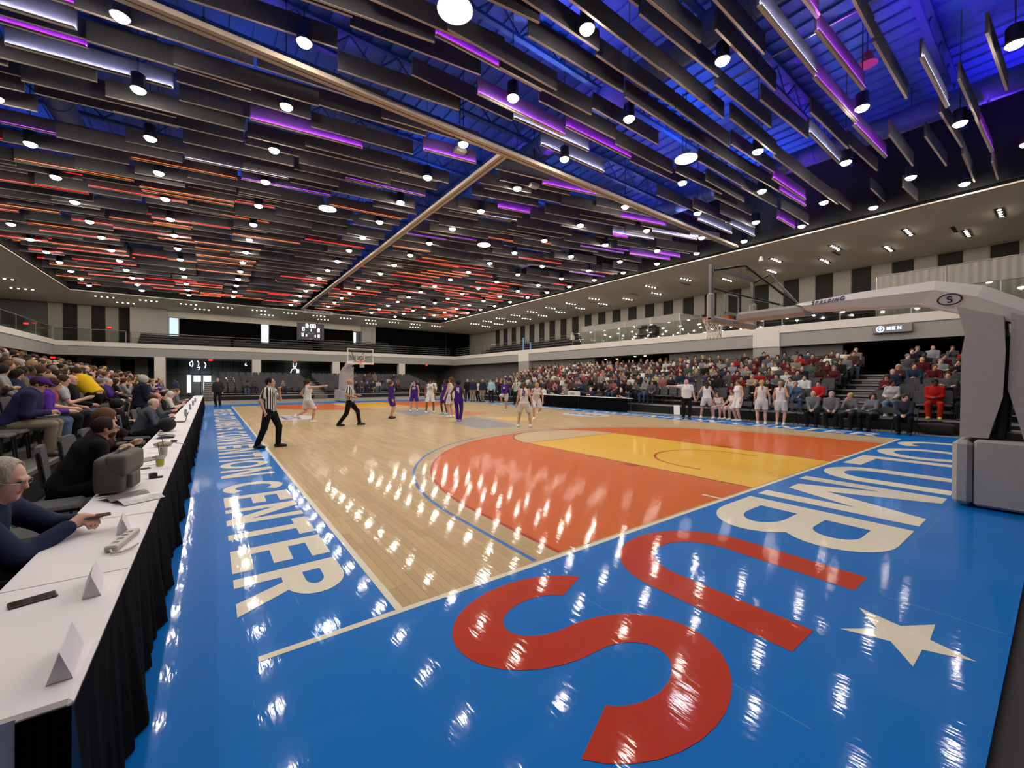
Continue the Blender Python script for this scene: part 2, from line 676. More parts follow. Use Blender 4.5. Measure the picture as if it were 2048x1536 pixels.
def letter(ch, w, H, t, o, right, up, mt, name, parent, hf=.92):
    """one flat painted letter; o = lower-left corner"""
    mb = MB()
    o, right, up = Vector(o), Vector(right), Vector(up)
    nrm = right.cross(up)
    k, last = 0, None
    for pl in glyph(ch, w / H, t / H, hf):
        g = getattr(pl, 'gid', None)
        if g is None or g != last:
            k += 1
        last = g
        mb.add([o + right * (u * H) + up * (v * H) + nrm * (k * .00022) for u, v in pl], [tuple(range(len(pl)))], mt)
    return mb.build(name, parent)
# ------------------------------------------------------------------ floor and court
rng = random.Random(7)
CX, CY, CL = 15.24, 28.65, 7.62
AX0, AX1, AY0, AY1 = -1.78, 17.0, -2.73, 31.45      # outer edge of the portable court

mb = MB()
mb.box((-20, -9, -.13), (33, 54.5, -.03), carpet)
struct(mb.build('floor'), 'charcoal carpet floor of the hall around the court')
mb = MB()
mb.box((AX1 + .02, -2.7, -.03), (25.4, 46, -.012), concrete)
mb.box((-1.6, AY1 + .02, -.03), (AX1 + .02, 46, -.012), concrete)
struct(mb.build('floor_side'), 'pale grey floor strip between the court and the seating')
mb = MB()
mb.box((AX0, AY0, -.028), (AX1, AY1, -.004), blueP)
court = struct(mb.build('floor_court'), 'portable basketball court of maple and blue painted panels')


def flat(name, polys, mt, z, parent=court):
    m = MB()
    for pl in polys:
        m.add([(x, y, z) for x, y in pl], [tuple(range(len(pl)))], mt)
    return m.build(name, parent)


def fband(cx, cy, r, t, a0, a1, n=40):
    return [[p for p in q] for q in band(cx, cy, r, r, t, t, a0, a1, n)]


def fan(cx, cy, r, a0, a1, n=40):
    return [[(cx, cy)] + [(cx + r * math.cos(R(a0 + (a1 - a0) * i / n)), cy + r * math.sin(R(a0 + (a1 - a0) * i / n))) for i in range(n + 1)]]


# blue aprons: four painted bands of panels
for i, (a, b, c, d) in enumerate(((AX0, AY0, AX1, 0), (AX0, CY, AX1, AY1), (AX0, 0, 0, CY), (CX, 0, AX1, CY))):
    flat('apron_paint', [[(a, b), (c, b), (c, d), (a, d)]], blueP, -.0005)
# panel joints that show as pale hairlines on the blue
for (a, b, c, d) in ((3.14, -2.7, 3.15, -2.06), (6.05, -2.7, 6.06, -2.2), (1.2, -2.2, 1.206, -.6), (-.62, .5, -.615, 9), (-1.75, 3.05, -1.05, 3.056), (5.2, -2.005, 7.0, -2.0)):
    flat('panel_joint', [[(a, b), (c, b), (c, d), (a, d)]], mat('joint_pale', (.10, .25, .46), **GLOSS), .0003)

# maple strips: nearest 300 as planks of their own, the others joined
PW = .0762
planks = []
nx = int(CX / PW)
for i in range(nx):
    x = i * PW
    y = -rng.random() * .8
    while y < CY:
        l = rng.uniform(.45, 1.25)
        y0, y1 = max(0, y), min(CY, y + l)
        if y1 - y0 > .02:
            planks.append((x, y0, y1))
        y += l


def plank_boxes(m, x, y0, y1):
    g = .0004
    b = .0008
    a = (x + g, y0 + g)
    c = (x + PW - g, y1 - g)
    vs = [(a[0], a[1], -.006), (c[0], a[1], -.006), (c[0], c[1], -.006), (a[0], c[1], -.006),
          (a[0] + b * .6, a[1] + b * .6, 0), (c[0] - b * .6, a[1] + b * .6, 0), (c[0] - b * .6, c[1] - b * .6, 0), (a[0] + b * .6, c[1] - b * .6, 0)]
    m.add(vs, [(4, 5, 6, 7), (0, 1, 5, 4), (1, 2, 6, 5), (2, 3, 7, 6), (3, 0, 4, 7)], wood)


def bare(x, y):
    d = math.hypot(x - CL, y - 1.6)
    return not ((d < 6.2 and y > 1.6) or (y <= 1.6 and abs(x - CL) < 6.2))


planks.sort(key=lambda q: (0 if bare(q[0], (q[1] + q[2]) / 2) else 1, camdist((q[0], (q[1] + q[2]) / 2, 0))))
for q in planks[:300]:
    m = MB()
    plank_boxes(m, *q)
    m.build('plank', court)
m = MB()
for q in planks[300:]:
    plank_boxes(m, *q)
o = m.build('planks_far', court)
o['kind'] = 'stuff'
o.name = 'maple_planking'


def half(fl):
    """paint of one end; fl mirrors it to the far end"""
    def T(pl):
        return [[(x, y) if not fl else (CX - x, CY - y) for x, y in q] for q in pl]
    r3, cy = 6.02, 1.6
    reg = [(CL - r3, .03)] + [(CL + r3 * math.cos(R(180 - 180 * i / 60)), cy + r3 * math.sin(R(180 - 180 * i / 60))) for i in range(61)] + [(CL + r3, .03)]
    flat('painted_arc_field', T([reg]), orangeP, .0007)
    flat('arc_line', T(fband(CL, cy, r3, .05, 0, 180, 60) + [rc(CL - r3, .03, CL - r3 + .05, cy), rc(CL + r3 - .05, .03, CL + r3, cy)]), redL, .0013)
    r4 = 6.34
    flat('three_point_line', T(fband(CL, cy, r4, .05, 0, 180, 60) + [rc(CL - r4, .03, CL - r4 + .05, cy), rc(CL + r4 - .05, .03, CL + r4, cy)]), lineblue, .0007)
    flat('lane_paint', T([rc(CL - 1.83, .03, CL + 1.83, 5.79)]), yellowP, .0013)
    flat('free_throw_half_circle', T(fan(CL, 5.79, 1.83, 0, 180)), woodA, .0013)
    flat('lane_lines', T([rc(CL - 1.85, .03, CL - 1.81, 5.8), rc(CL + 1.81, .03, CL + 1.85, 5.8), rc(CL - 1.83, 5.76, CL + 1.83, 5.80)] + fband(CL, 5.79, 1.85, .04, 0, 180)), mat('paint_brown_line', (.25, .045, .02), **GLOSS), .0019)
    flat('restricted_arc', T(fband(CL, cy, 1.22, .05, 0, 180) + [rc(CL - 1.22, 1.22, CL - 1.17, cy), rc(CL + 1.17, 1.22, CL + 1.22, cy)]), redL, .0019)
    bl = []
    for sx in (-1, 1):
        for y0, y1 in ((2.13, 2.44), (3.35, 3.40), (4.25, 4.30)):
            x0 = CL + sx * 1.83
            bl.append(rc(min(x0, x0 + sx * .2), y0, max(x0, x0 + sx * .2), y1))
    flat('lane_blocks', T(bl), redL, .0019)
    for (pa, pb) in (((1405, 989), (1446, 1000)), ((1662.5, 909.6), (1693, 913))):
        a, b = at(*pa, z=0), at(*pb, z=0)
        flat('baseline_mark', T([rc(a[0] - .03, min(.04, b[1]), a[0] + .03, a[1])]), creamP, .0019)


half(False)
half(True)
LW = .055
flat('boundary_line', [rc(-.92, -LW, CX + LW, 0), rc(-LW, CY, CX + LW, CY + LW), rc(-LW, 0, 0, CY), rc(CX, 0, CX + LW, CY)], creamP, .0012)
flat('half_court_line', [rc(0, CY / 2 - .02, CX, CY / 2 + .02)], slate, .0009)
flat('coaching_line', [rc(0, 8.88, 1.6, 8.90)], navyP, .0009)
# striped emblem at mid court
for sgn in (0, 1):
    A, B, C_, D = (6.45, 9.25), (8.25, 9.25), (8.75, 13.7), (6.7, 12.0)
    pol = []
    for k in range(13):
        t0, t1 = k / 13, (k + .52) / 13
        def lp(p, q, t):
            return (p[0] + (q[0] - p[0]) * t, p[1] + (q[1] - p[1]) * t)
        pol.append([lp(A, D, t0), lp(B, C_, t0), lp(B, C_, t1), lp(A, D, t1)])
    if sgn:
        pol = [[(CX - x, CY - y) for x, y in q] for q in pol]
    flat('emblem_stripes', pol, slate, .0009)
flat('emblem_orange', [[(8.9, 14.2), (10.9, 15.0), (9.6, 17.2), (8.7, 16.4)]], mat('emblem_orange', (.62, .20, .08), **GLOSS), .0008)
flat('emblem_yellow', [[(9.0, 11.0), (10.6, 10.4), (10.4, 12.4), (9.1, 13.0)]], mat('emblem_yellow', (.72, .46, .14), **GLOSS), .0008)
# oval conference emblems near both sidelines
for (cx, cy, up) in ((1.75, 17.8, 1), (14.0, 11.4, -1)):
    flat('oval_emblem', [[(cx + .95 * math.cos(R(i * 9)), cy + 1.35 * math.sin(R(i * 9))) for i in range(40)]], whiteP, .0009)
    pl = []
    for k in range(4):
        y0 = cy - .98 + k * .52
        pl += [[(cx - .33, y0), (cx - .33, y0 + .14), (cx + .33, y0 + .22), (cx + .33, y0 + .08)], rc(cx - .33, y0 + .1, cx - .18, y0 + .42), rc(cx + .18, y0 + .15, cx + .33, y0 + .44)]
    flat('emblem_letters', pl, navyP, .0014)

# lettering: COLUMBUS along the near baseline, read from the court
xs = {0: (15.12, 13.45), 1: (13.2, 11.25), 2: (11.0, 9.5), 3: (9.25, 7.72), 4: (7.45, 5.52), 5: (5.27, 3.78), 6: (3.42, 1.78), 7: (1.50, .1)}
for k, ch in enumerate('COLUMBUS'):
    a, b = xs[k]
    letter(ch, a - b, 1.75, .37, (a, -.17, .0012), (-1, 0, 0), (0, -1, 0), redP if k > 5 else creamP, 'letter', court, .80)
star = [(2.32, -2.02), (2.42, -2.26), (2.21, -2.4), (2.47, -2.4), (2.58, -2.62), (2.65, -2.41), (2.92, -2.4), (2.7, -2.26), (2.76, -2.02), (2.53, -2.17)]
flat('star', [star], creamP, .0012)
WD = dict(C=.78, E=.62, N=.76, T=.66, R=.72, V=.78, O=.86, I=.19, U=.72, M=.92, B=.7, S=.62, L=.56, A=.78, G=.84)


def sideline_text(x0, H, lh=.175):
    y = .58
    n = 0
    for ch in reversed('GREATER COLUMBUS CONVENTION CENTER'):
        if ch == ' ':
            y += .42
            continue
        w = WD[ch] * .92
        letter(ch, w, H, lh, (x0, y + w, .0012), (0, -1, 0), (1, 0, 0), creamP, 'letter', court)
        y += w + .135


sideline_text(-1.0, .8)
sideline_text(15.50, .95)

# ------------------------------------------------------------------ balcony, soffits, walls
RX, FY, LX = 25.5, 47.0, -11.6        # balcony fronts: right, far, left
SOF = 9.0


def sbox(name, a, b, mt, label=None, parent=None):
    m = MB()
    m.box(a, b, mt)
    o = m.build(name, parent)
    if parent is None:
        struct(o, label)
    return o


sbox('trim_1', (RX - .06, -6, 4.50), (RX + .4, FY, 4.92), white_wall, 'white band on top of the balcony front behind the scorers table')
sbox('wall_fascia_right', (RX, -6, 3.72), (RX + .3, FY, 4.50), fascia_grey, 'grey balcony front above the stand behind the scorers table')
sbox('trim_2', (LX, FY - .06, 4.58), (RX + .4, FY + .4, 4.98), white_wall, 'white band on top of the balcony front under the scoreboard')
sbox('wall_fascia_far', (LX, FY, 3.78), (RX, FY + .3, 4.58), fascia_grey, 'grey balcony front under the scoreboard')
sbox('trim_3', (LX - .4, 8, 4.62), (LX + .06, FY + .3, 5.02), white_wall, 'white band on top of the balcony front over the press side stand')
sbox('wall_fascia_left', (LX - .3, 8, 3.74), (LX, FY, 4.62), fascia_grey, 'grey balcony front over the press side stand')
sbox('ceiling_under_right', (RX + .3, -6, 3.76), (32.4, 54, 3.9), dark_grey, 'underside of the balcony over the main stand')
sbox('ceiling_under_far', (LX - 6.4, FY + .3, 3.8), (RX + .3, 54, 3.95), dark_grey, 'underside of the far balcony')
sbox('ceiling_under_left', (-18, 8, 3.8), (LX - .3, FY + .3, 3.95), dark_grey, 'underside of the press side balcony')
sbox('floor_upper_right', (RX + .4, -6, 4.3), (32.4, 54, 4.6), upper_floor, 'upper floor behind the balcony front')
sbox('floor_upper_far', (LX - 6.4, FY + .4, 4.3), (RX + .4, 54, 4.65), upper_floor, 'upper floor behind the far balcony front')
sbox('floor_upper_left', (-18, 8, 4.3), (LX - .4, FY + .4, 4.65), upper_floor, 'upper floor behind the press side balcony front')
# soffit ring
SX0, SX1, SY1 = -10.4, 22.7, 45.2
sbox('ceiling_right', (SX1, -6, SOF), (32.4, 54, SOF + .05), soffit_m, 'flat beige ceiling over the main stand balcony')
sbox('ceiling_far', (SX0, SY1, SOF), (SX1, 54, SOF + .05), soffit_m, 'flat beige ceiling over the far balcony')
sbox('ceiling_left', (-18, -6, SOF), (SX0, 54, SOF + .05), soffit_m, 'flat beige ceiling over the press side balcony')
sbox('trim_4', (SX1 - .12, -6, SOF - .03), (SX1 + .05, SY1, SOF + .03), track_m, 'edge trim of the flat ceiling')
sbox('trim_5', (SX0, SY1 - .1, SOF - .03), (SX1 - .12, SY1 + .05, SOF + .03), track_m, 'edge trim of the flat ceiling at the far end')
sbox('trim_6', (SX0 - .05, -6, SOF - .03), (SX0 + .12, SY1 - .1, SOF + .03), track_m, 'edge trim of the flat ceiling on the press side')
sbox('wall_bulkhead_right', (SX1, -6, SOF + .2), (SX1 + .2, 46, 12.7), black, 'dark upstand above the flat ceiling edge')
sbox('wall_bulkhead_far', (SX0, SY1, SOF + .2), (SX1, SY1 + .2, 12.7), black, 'dark upstand at the far end')
sbox('wall_bulkhead_left', (SX0 - .2, -6, SOF + .2), (SX0, 46, 12.7), black, 'dark upstand on the press side')
# roof deck with ribs
m = MB()
m.box((SX0 - .2, -9, 12.6), (SX1 + .2, 46, 12.8), deckm)
x = SX0
while x < SX1:
    m.box((x, -9, 12.52), (x + .28, 46, 12.6), deckm)
    x += .61
struct(m.build('ceiling'), 'ribbed metal roof deck under blue light')
# walls
wr = sbox('wall_right', (32.3, -6, 4.6), (32.6, 54.2, SOF), panel_l, 'upper wall of alternating pale and dark panels behind the balcony')
y = -5.35
while y < 46:
    sbox('panel', (32.25, y, 4.7), (32.3, y + .95, SOF - .06), panel_d, parent=wr)
    sbox('panel', (32.27, y + 1.0, 4.7), (32.3, y + 1.92, SOF - .06), panel_l, parent=wr)
    y += 1.95
wf = sbox('wall_far', (-18, 54, 0), (32.6, 54.3, SOF), dark_grey, 'far end wall')
x = -13.4
k = 0
while x < -7.6:
    sbox('panel', (x, 53.95, 4.7), (x + .95, 54, SOF - .05), panel_l if k % 2 == 0 else panel_d, parent=wf)
    x += .97
    k += 1
sbox('panel', (-7.55, 52.4, 4.6), (-4.7, 53.95, SOF - .02), panel_l, parent=wf)
x = -13.4
k = 0
while x < -5.4:
    sbox('panel', (x, 53.0, 0), (x + 1.0, 53.12, 3.8), fascia_grey if k % 2 == 0 else panel_d, parent=wf)
    x += 1.02
    k += 1
sbox('window_header', (-4.7, 53.3, 8.25), (15.2, 53.95, SOF - .02), soffit_m, parent=wf)
sbox('box_wall', (15.2, 53.0, 4.65), (17.0, 53.95, SOF - .02), panel_l, parent=wf)
sbox('wall_left', (-18.2, -6, 0), (-18, 54.2, SOF), panel_d, 'dark wall behind the press side stand')
sbox('wall_near', (-20, -9.2, 0), (33, -9, 12.7), dark_grey, 'wall at the near end of the hall')
# lower wall behind the main stand: dark grey with two openings
wl = sbox('wall_lower_right', (25.85, 8.4, 0), (26.0, 14.3, 3.76), dark_grey, 'dark grey wall behind the main stand')
sbox('wall_panel', (25.85, 21.5, 0), (26.0, 30.2, 3.76), dark_grey, parent=wl)
sbox('wall_panel', (25.85, 4.1, 0), (26.0, 7, 3.76), dark_grey, parent=wl)
sbox('wall_panel', (26.6, 32, 0), (26.8, 53.8, 3.76), dark_grey, parent=wl)
sbox('wall_back_right', (31.5, -6, 0), (31.7, 32, 3.76), black, 'black back of the concourse behind the main stand')
# piers
for i, (a, b) in enumerate(((6.95, 8.4), (30.2, 31.95))):
    sbox('column_front', (RX - .07, a, 3.72), (RX + .6, b, 4.88), white_wall, 'white head of the pier in the balcony front')
    sbox('column_front', (RX - .03, a, 0), (RX + .6, b, 3.72), fascia_grey, 'grey pier standing behind the main stand')
for i, xc in enumerate((-4.9, 2.75, 10.55, 18.4)):
    sbox('column', (xc - .39, FY - .02, 0), (xc + .39, FY + .7, 3.8), white_wall, 'white square column under the far balcony')

# far curtains, windows, doors -------------------------------------------------
def curtain(name, x0, x1, z0, z1, y, mt, label, fold=.28, amp=.05):
    m = MB()
    n = int((x1 - x0) / fold * 4)
    m.grid(lambda u, v: (x0 + (x1 - x0) * u, y + amp * math.sin(u * (x1 - x0) / fold * 2 * PI), z0 + (z1 - z0) * v), n, 1, mt)
    m.grid(lambda u, v: (x0 + (x1 - x0) * u, y + .03 + amp * math.sin(u * (x1 - x0) / fold * 2 * PI), z1 + (z0 - z1) * v), n, 1, mt)
    o = m.build(name, smooth=True)
    return tag(o, label, 'curtain')


curtain('blackout_curtain', -3.75, 3.65, 5.0, 8.25, 53.2, blackcloth, 'black curtain to the press side of the narrow bright window')
curtain('blackout_curtain', 4.5, 14.1, 5.0, 8.25, 53.2, blackcloth, 'black curtain behind the scoreboard')
curtain('blackout_curtain', 17.1, 27.8, 5.0, 8.95, 53.4, blackcloth, 'tall black curtain in the far corner past the scoreboard')
curtain('blackout_curtain', 27.9, 31.9, 5.0, 8.95, 53.3, blackcloth, 'short black curtain meeting the panelled upper wall')


def window(n, x0, x1, z0, z1, y, bars, label, mt=day):
    m = MB()
    m.box((x0 - .06, y, z0 - .06), (x1 + .06, y + .05, z0), steel)
    m.box((x0 - .06, y, z1), (x1 + .06, y + .05, z1 + .06), steel)
    m.box((x0 - .06, y, z0), (x0, y + .05, z1), steel)
    m.box((x1, y, z0), (x1 + .06, y + .05, z1), steel)
    o = struct(m.build('window_%d' % n), label)
    k = len(bars) + 1
    ed = [x0] + bars + [x1]
    for a, b in zip(ed[:-1], ed[1:]):
        sbox('pane', (a + .02, y + .02, z0), (b - .02, y + .04, z1), mt, parent=o)
    return o


window(1, 3.72, 4.42, 6.1, 8.2, 53.3, [4.05], 'narrow bright window between the black curtains')
window(2, -4.6, -3.85, 5.1, 8.25, 53.3, [], 'tall strip of daylight at the curtain edge', mat('daylight_dim', (1, 1, 1), emit=(.35, .62, .72), strength=1.0))
window(3, 14.2, 14.45, 5.3, 8.0, 53.2, [], 'thin bright gap beside the box wall')
window(4, -3.15, -2.8, .3, 2.2, 53.2, [], 'tall narrow glass sidelight glowing with daylight')
window(8, -2.6, -1.95, 1.5, 2.15, 53.2, [], 'upper pane of the glass entrance glowing with daylight')
window(9, -1.75, -1.05, .2, 2.15, 53.2, [], 'glass entrance door glowing with daylight')
window(5, .1, 1.3, 1.3, 1.95, 53.2, [], 'bright glazing above the stairs of the far stand', day)
window(6, 7.4, 7.7, 2.2, 3.0, 53.2, [], 'small slot of daylight in the dark glass wall')
# dark glass curtain wall under the far balcony
m = MB()
gw = MB()
for x in range(-5, 20):
    m.box((x - .04, 53.25, 0), (x + .04, 53.4, 3.8), blackmetal)
for z in (2.3, 3.2):
    m.box((-5, 53.25, z - .03), (20, 53.4, z + .03), blackmetal)
struct(m.build('window_7'), 'dark glass curtain wall framing under the far balcony')
# curved neon-like reflections of street signs behind the glass, imitated by glowing tubes
glint = mat('reflection_glow', (1, 1, 1), emit=(.75, .9, 1), strength=3)


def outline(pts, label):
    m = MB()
    m.tube(pts, .035, glint, 5)
    tag(m.build('reflection_outline'), label, 'lamp')


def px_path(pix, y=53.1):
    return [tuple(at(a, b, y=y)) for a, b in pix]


outline(px_path([(384, 722), (379, 726), (380, 731), (385, 733), (386, 727), (384, 722)]), 'oval glowing reflection on the dark glass')
outline(px_path([(395, 722), (398, 727), (396, 732)]), 'short curved glowing reflection beside the oval one')
outline(px_path([(408, 724), (412, 729), (410, 736)]), 'longer curved glowing reflection beside the short one')
outline(px_path([(394, 735), (400, 734), (397, 740)]), 'small glowing hook shaped reflection under the others')
outline(px_path([(586, 726), (587, 734), (592, 734), (593, 726)]), 'glowing U shaped reflection on the dark glass over the far seats')
outline(px_path([(581, 746), (584, 739), (590, 736), (595, 740), (597, 746)]), 'glowing arched reflection over the far seats')
outline(px_path([(492, 726), (490, 730), (494, 731)]), 'small glowing tick shaped reflection beside the second column')


# exit signs
def exit_sign(p, rz, label):
    t = thing('exit_sign', label, 'sign', tuple(p), rz, 'red exit signs')
    m = MB()
    m.box((-.19, -.04, -.1), (.19, .04, .1), blackmetal)
    m.build('housing', t)
    m = MB()
    m.box((-.165, -.046, -.08), (.165, -.04, .08), exit_m)
    m.build('face', t)
    for k, ch in enumerate('EXIT'):
        mm = MB()
        if ch == 'X':
            pl = [(1, [(0, 0), (.3, 0), (.7, 1), (.4, 1)]), (2, [(.4, 0), (.7, 0), (.3, 1), (0, 1)])]
        else:
            pl = gpolys(ch, .6, .2)
        for kk, q in pl:
            mm.add([(-.14 + k * .072 + u * .085, -.047 - .0004 * kk, -.05 + v * .1) for u, v in q], [tuple(range(len(q)))], paper)
        mm.build('letter', t)
    return t


exit_sign(at(106, 715, y=52.8), 0, 'red exit sign under the balcony corner on the press side')
exit_sign(at(219, 655, y=53.8), 0, 'red exit sign on the pale upper panels')
exit_sign(at(52, 647, y=52.5), 0, 'red exit sign seen through the press side glass rail')
exit_sign(at(421, 720, y=FY + .45), 0, 'red exit sign above the entrance doors')
exit_sign(at(590, 722, y=FY + .45), 0, 'red exit sign between the second and third column')
exit_sign(at(853, 730, y=FY + .45), 0, 'red exit sign past the last column')

# ------------------------------------------------------------------ balcony rails
def glass_rail(p0, p1, z0, h, n, label, light=True):
    p0, p1 = Vector((*p0, z0)), Vector((*p1, z0))
    d = p1 - p0
    t = thing('glass_railing', label, 'railing', tuple(p0))
    up = Vector((0, 0, 1))
    for k in range(n):
        a, b = d * ((k + .01) / n), d * ((k + .99) / n)
        nrm = d.cross(up).normalized() * .006
        m = MB()
        m.add([a - nrm, b - nrm, b - nrm + up * h, a - nrm + up * h, a + nrm, b + nrm, b + nrm + up * h, a + nrm + up * h],
              [(0, 1, 2, 3), (7, 6, 5, 4), (0, 4, 5, 1), (3, 2, 6, 7), (1, 5, 6, 2), (0, 3, 7, 4)], glass_r)
        m.build('pane', t)
    m = MB()
    m.cyl(up * (h + .02), d + up * (h + .02), .022, .022, steel, 8)
    m.build('handrail', t)
    for k in range(0, n + 1, 2):
        m = MB()
        m.box((-.02, -.02, 0), (.02, .02, h), steel, Matrix.Translation(d * (k / n)))
        m.build('post', t)
    return t


glass_rail((RX + .15, 24.0), (RX + .15, 7.9), 4.92, 1.05, 12, 'glass railing along the main stand balcony between the white piers')
glass_rail((RX + .15, 6.9), (RX + .15, -4), 4.92, 1.05, 8, 'glass railing along the balcony above the dark entrance')
glass_rail((LX - .1, 20), (LX - .1, FY), 5.02, 1.05, 14, 'glass railing on the press side balcony')
glass_rail((LX, FY + .15), (-7.2, FY + .15), 4.98, 1.05, 4, 'glass railing at the far balcony corner by the pale panels')


def bar_rail(p0, p1, z0, label, bars=4, h=1.0):
    p0, p1 = Vector((*p0, z0)), Vector((*p1, z0))
    d = p1 - p0
    t = thing('bar_railing', label, 'railing', tuple(p0))
    for k in range(bars):
        m = MB()
        z = h * (k + 1) / bars
        m.cyl((0, 0, z), d + Vector((0, 0, z)), .018, .018, steel, 6)
        m.build('rail', t)
    n = max(2, int(d.length / 2))
    for k in range(n + 1):
        m = MB()
        m.cyl(d * (k / n), d * (k / n) + Vector((0, 0, h)), .02, .02, blackmetal, 6)
        m.build('post', t)
    return t


bar_rail((-6.9, FY + .15), (RX - .3, FY + .15), 4.98, 'metal bar railing along the far balcony under the scoreboard')
bar_rail((RX + .15, 46), (RX + .15, 24.2), 4.92, 'metal bar railing along the main side balcony by the dark benches')

# dark folded benches on the upper level
def bench_rows(name, p0, dirv, back, L, n, z0, label, mt2=alu):
    t = thing(name, label, 'bleacher', (*p0, z0))
    d, b = Vector((*dirv, 0)), Vector((*back, 0))
    for k in range(n):
        o = b * (.75 * k)
        M = Matrix.Translation(o)
        m = MB()
        z = .42 + .38 * k
        a = [o, o + d * L, o + d * L + b * .3, o + b * .3]
        m.add([q + Vector((0, 0, z)) for q in a] + [q + Vector((0, 0, z + .05)) for q in a], [(3, 2, 1, 0), (4, 5, 6, 7), (0, 1, 5, 4), (1, 2, 6, 5), (2, 3, 7, 6), (3, 0, 4, 7)], mt2)
        m.build('bench_board', t)
        m = MB()
        a = [o + b * .1, o + d * L + b * .1, o + d * L + b * .75, o + b * .75]
        m.add([q + Vector((0, 0, 0)) for q in a] + [q + Vector((0, 0, max(.05, z - .08))) for q in a], [(3, 2, 1, 0), (4, 5, 6, 7), (0, 1, 5, 4), (1, 2, 6, 5), (2, 3, 7, 6), (3, 0, 4, 7)], black)
        m.build('riser', t)
    return t


benchd = mat('bench_dark', (.018, .016, .022), rough=.45)
bench_rows('bench_bleacher', (-6.6, 48.2), (1, 0), (0, 1), 7.2, 4, 4.65, 'dark benches on the far balcony in front of the press side curtain', benchd)
bench_rows('bench_bleacher', (.9, 48.2), (1, 0), (0, 1), 7.6, 3, 4.65, 'dark benches on the far balcony under the scoreboard', benchd)
bench_rows('bench_bleacher', (9.6, 48.2), (1, 0), (0, 1), 8.6, 5, 4.65, 'brownish benches on the far balcony behind the far hoop', mat('bench_brown', (.09, .07, .05), rough=.5))
bench_rows('bench_bleacher', (26.8, 43.0), (0, -1), (1, 0), 18, 4, 4.6, 'long dark benches on the main side balcony beyond the drapes', benchd)
bench_rows('bench_bleacher', (26.8, 11.5), (0, -1), (1, 0), 8.3, 3, 4.6, 'dark benches on the balcony behind the near hoop', benchd)


# pipe and drape on the upper level
def drapes(p0, p1, z0, z1, n, label, part='drape_panel'):
    p0, p1 = Vector((*p0, z0)), Vector((*p1, z0))
    d = p1 - p0
    t = thing('pipe_and_drape', label, 'drape', tuple(p0))
    nr = Vector((-d.y, d.x, 0)).normalized()
    h = z1 - z0
    for k in range(n):
        m = MB()
        N_ = 36
        m.grid(lambda u, v: d * ((k + u) / n) + nr * (.035 * math.sin(u * 2 * PI * 9 + k) * (1 - .5 * v)) + Vector((0, 0, h * v)), N_, 1, drape)
        m.build(part, t, smooth=True)
    m = MB()
    m.cyl((0, 0, h), d + Vector((0, 0, h)), .025, .025, alu, 8)
    m.build('crossbar', t)
    for k in range(n + 1):
        m = MB()
        m.cyl(d * (k / n), d * (k / n) + Vector((0, 0, h)), .022, .022, alu, 6)
        m.build('upright', t)
    return t


drapes((26.5, 23.7), (26.5, 13.9), 4.6, 6.65, 4, 'grey pipe and drape wall behind the piano on the balcony')
drapes((26.5, 13.85), (30.5, 13.0), 4.6, 6.6, 2, 'grey drape wall returning to the panelled wall by the video camera')
drapes((26.5, 2.9), (26.5, -4.5), 4.6, 7.1, 3, 'tall grey drape wall on the balcony above the near hoop')
# thin black signpost and blue banners on main balcony
for (a, b, zz, lab) in ((1047, 684, 1.25, 'blue strip banner hanging on the balcony rail by the second pier'), (1061, 690, .7, 'short blue strip banner on the balcony rail')):
    p = at(a, b, x=RX + .05)
    p[2] = 4.93 + zz / 2
    m = MB()
    m.box((p[0] - .02, p[1] - .12, p[2] - zz / 2), (p[0] + .02, p[1] + .12, p[2] + zz / 2), mat('banner_blue', (.10, .25, .42), rough=.6))
    m.box((p[0] - .03, p[1] - .14, p[2] + zz / 2), (p[0] + .03, p[1] + .14, p[2] + zz / 2 + .04), steel)
    tag(m.build('banner'), lab, 'banner')

# men sign on the balcony front
t = thing('lit_sign', 'grey box sign with blue lit ring and letters on the balcony front', 'sign', (RX, 2.07, 4.26))
m = MB()
m.rbox((-.22, -.72, -.2), (0, .72, .2), .02, mat('sign_box', (.24, .22, .22), rough=.5))
m.build('housing', t)
m = MB()
for q in band(0, 0, .15, .15, .035, .035, 0, 360, 28):
    m.add([(-.225, .42 - u, v) for u, v in q], [tuple(range(len(q)))], signblue)
m.box((-.226, .40, -.09), (-.222, .44, .05), signblue)
m.box((-.226, .36, -.01), (-.222, .48, .02), signblue)
m.ball((-.224, .42, .08), .028, signblue, 8, 4)
m.build('ring', t)
for k, ch in enumerate('MEN'):
    m = MB()
    for kk, q in gpolys(ch, .9 if ch != 'E' else .75, .24):
        m.add([(-.225 - .0005 * kk, .18 - k * .19 - u * .16, -.06 + v * .15) for u, v in q], [tuple(range(len(q)))], signblue)
    m.build('letter', t)

# concourse lamps glowing under the balcony
amberlamp = mat('amber_lamp', (1, 1, 1), emit=(1.0, .72, .3), strength=40)
for kq, (a, b) in enumerate(((1186, 722), (1211, 721), (1234, 722), (1098, 727), (1127, 728), (1158, 727), (1270, 706), (1290, 707))):
    p = at(a, b - 3, x=29.0 if a < 1250 else 27.0)
    zz = 3.715
    t = thing('concourse_downlight', '%s warm downlight in the concourse behind the main stand' % ORD[kq + 1], 'lamp', (p[0], p[1], zz), 0, 'warm concourse downlights')
    m = MB()
    m.lathe([(.12, .05), (.12, 0), (.09, 0)], alu)
    m.build('rim', t)
    m = MB()
    m.lathe([(.09, .0), (.06, -.03), (.0, -.04)], amberlamp)
    m.build('lens', t)
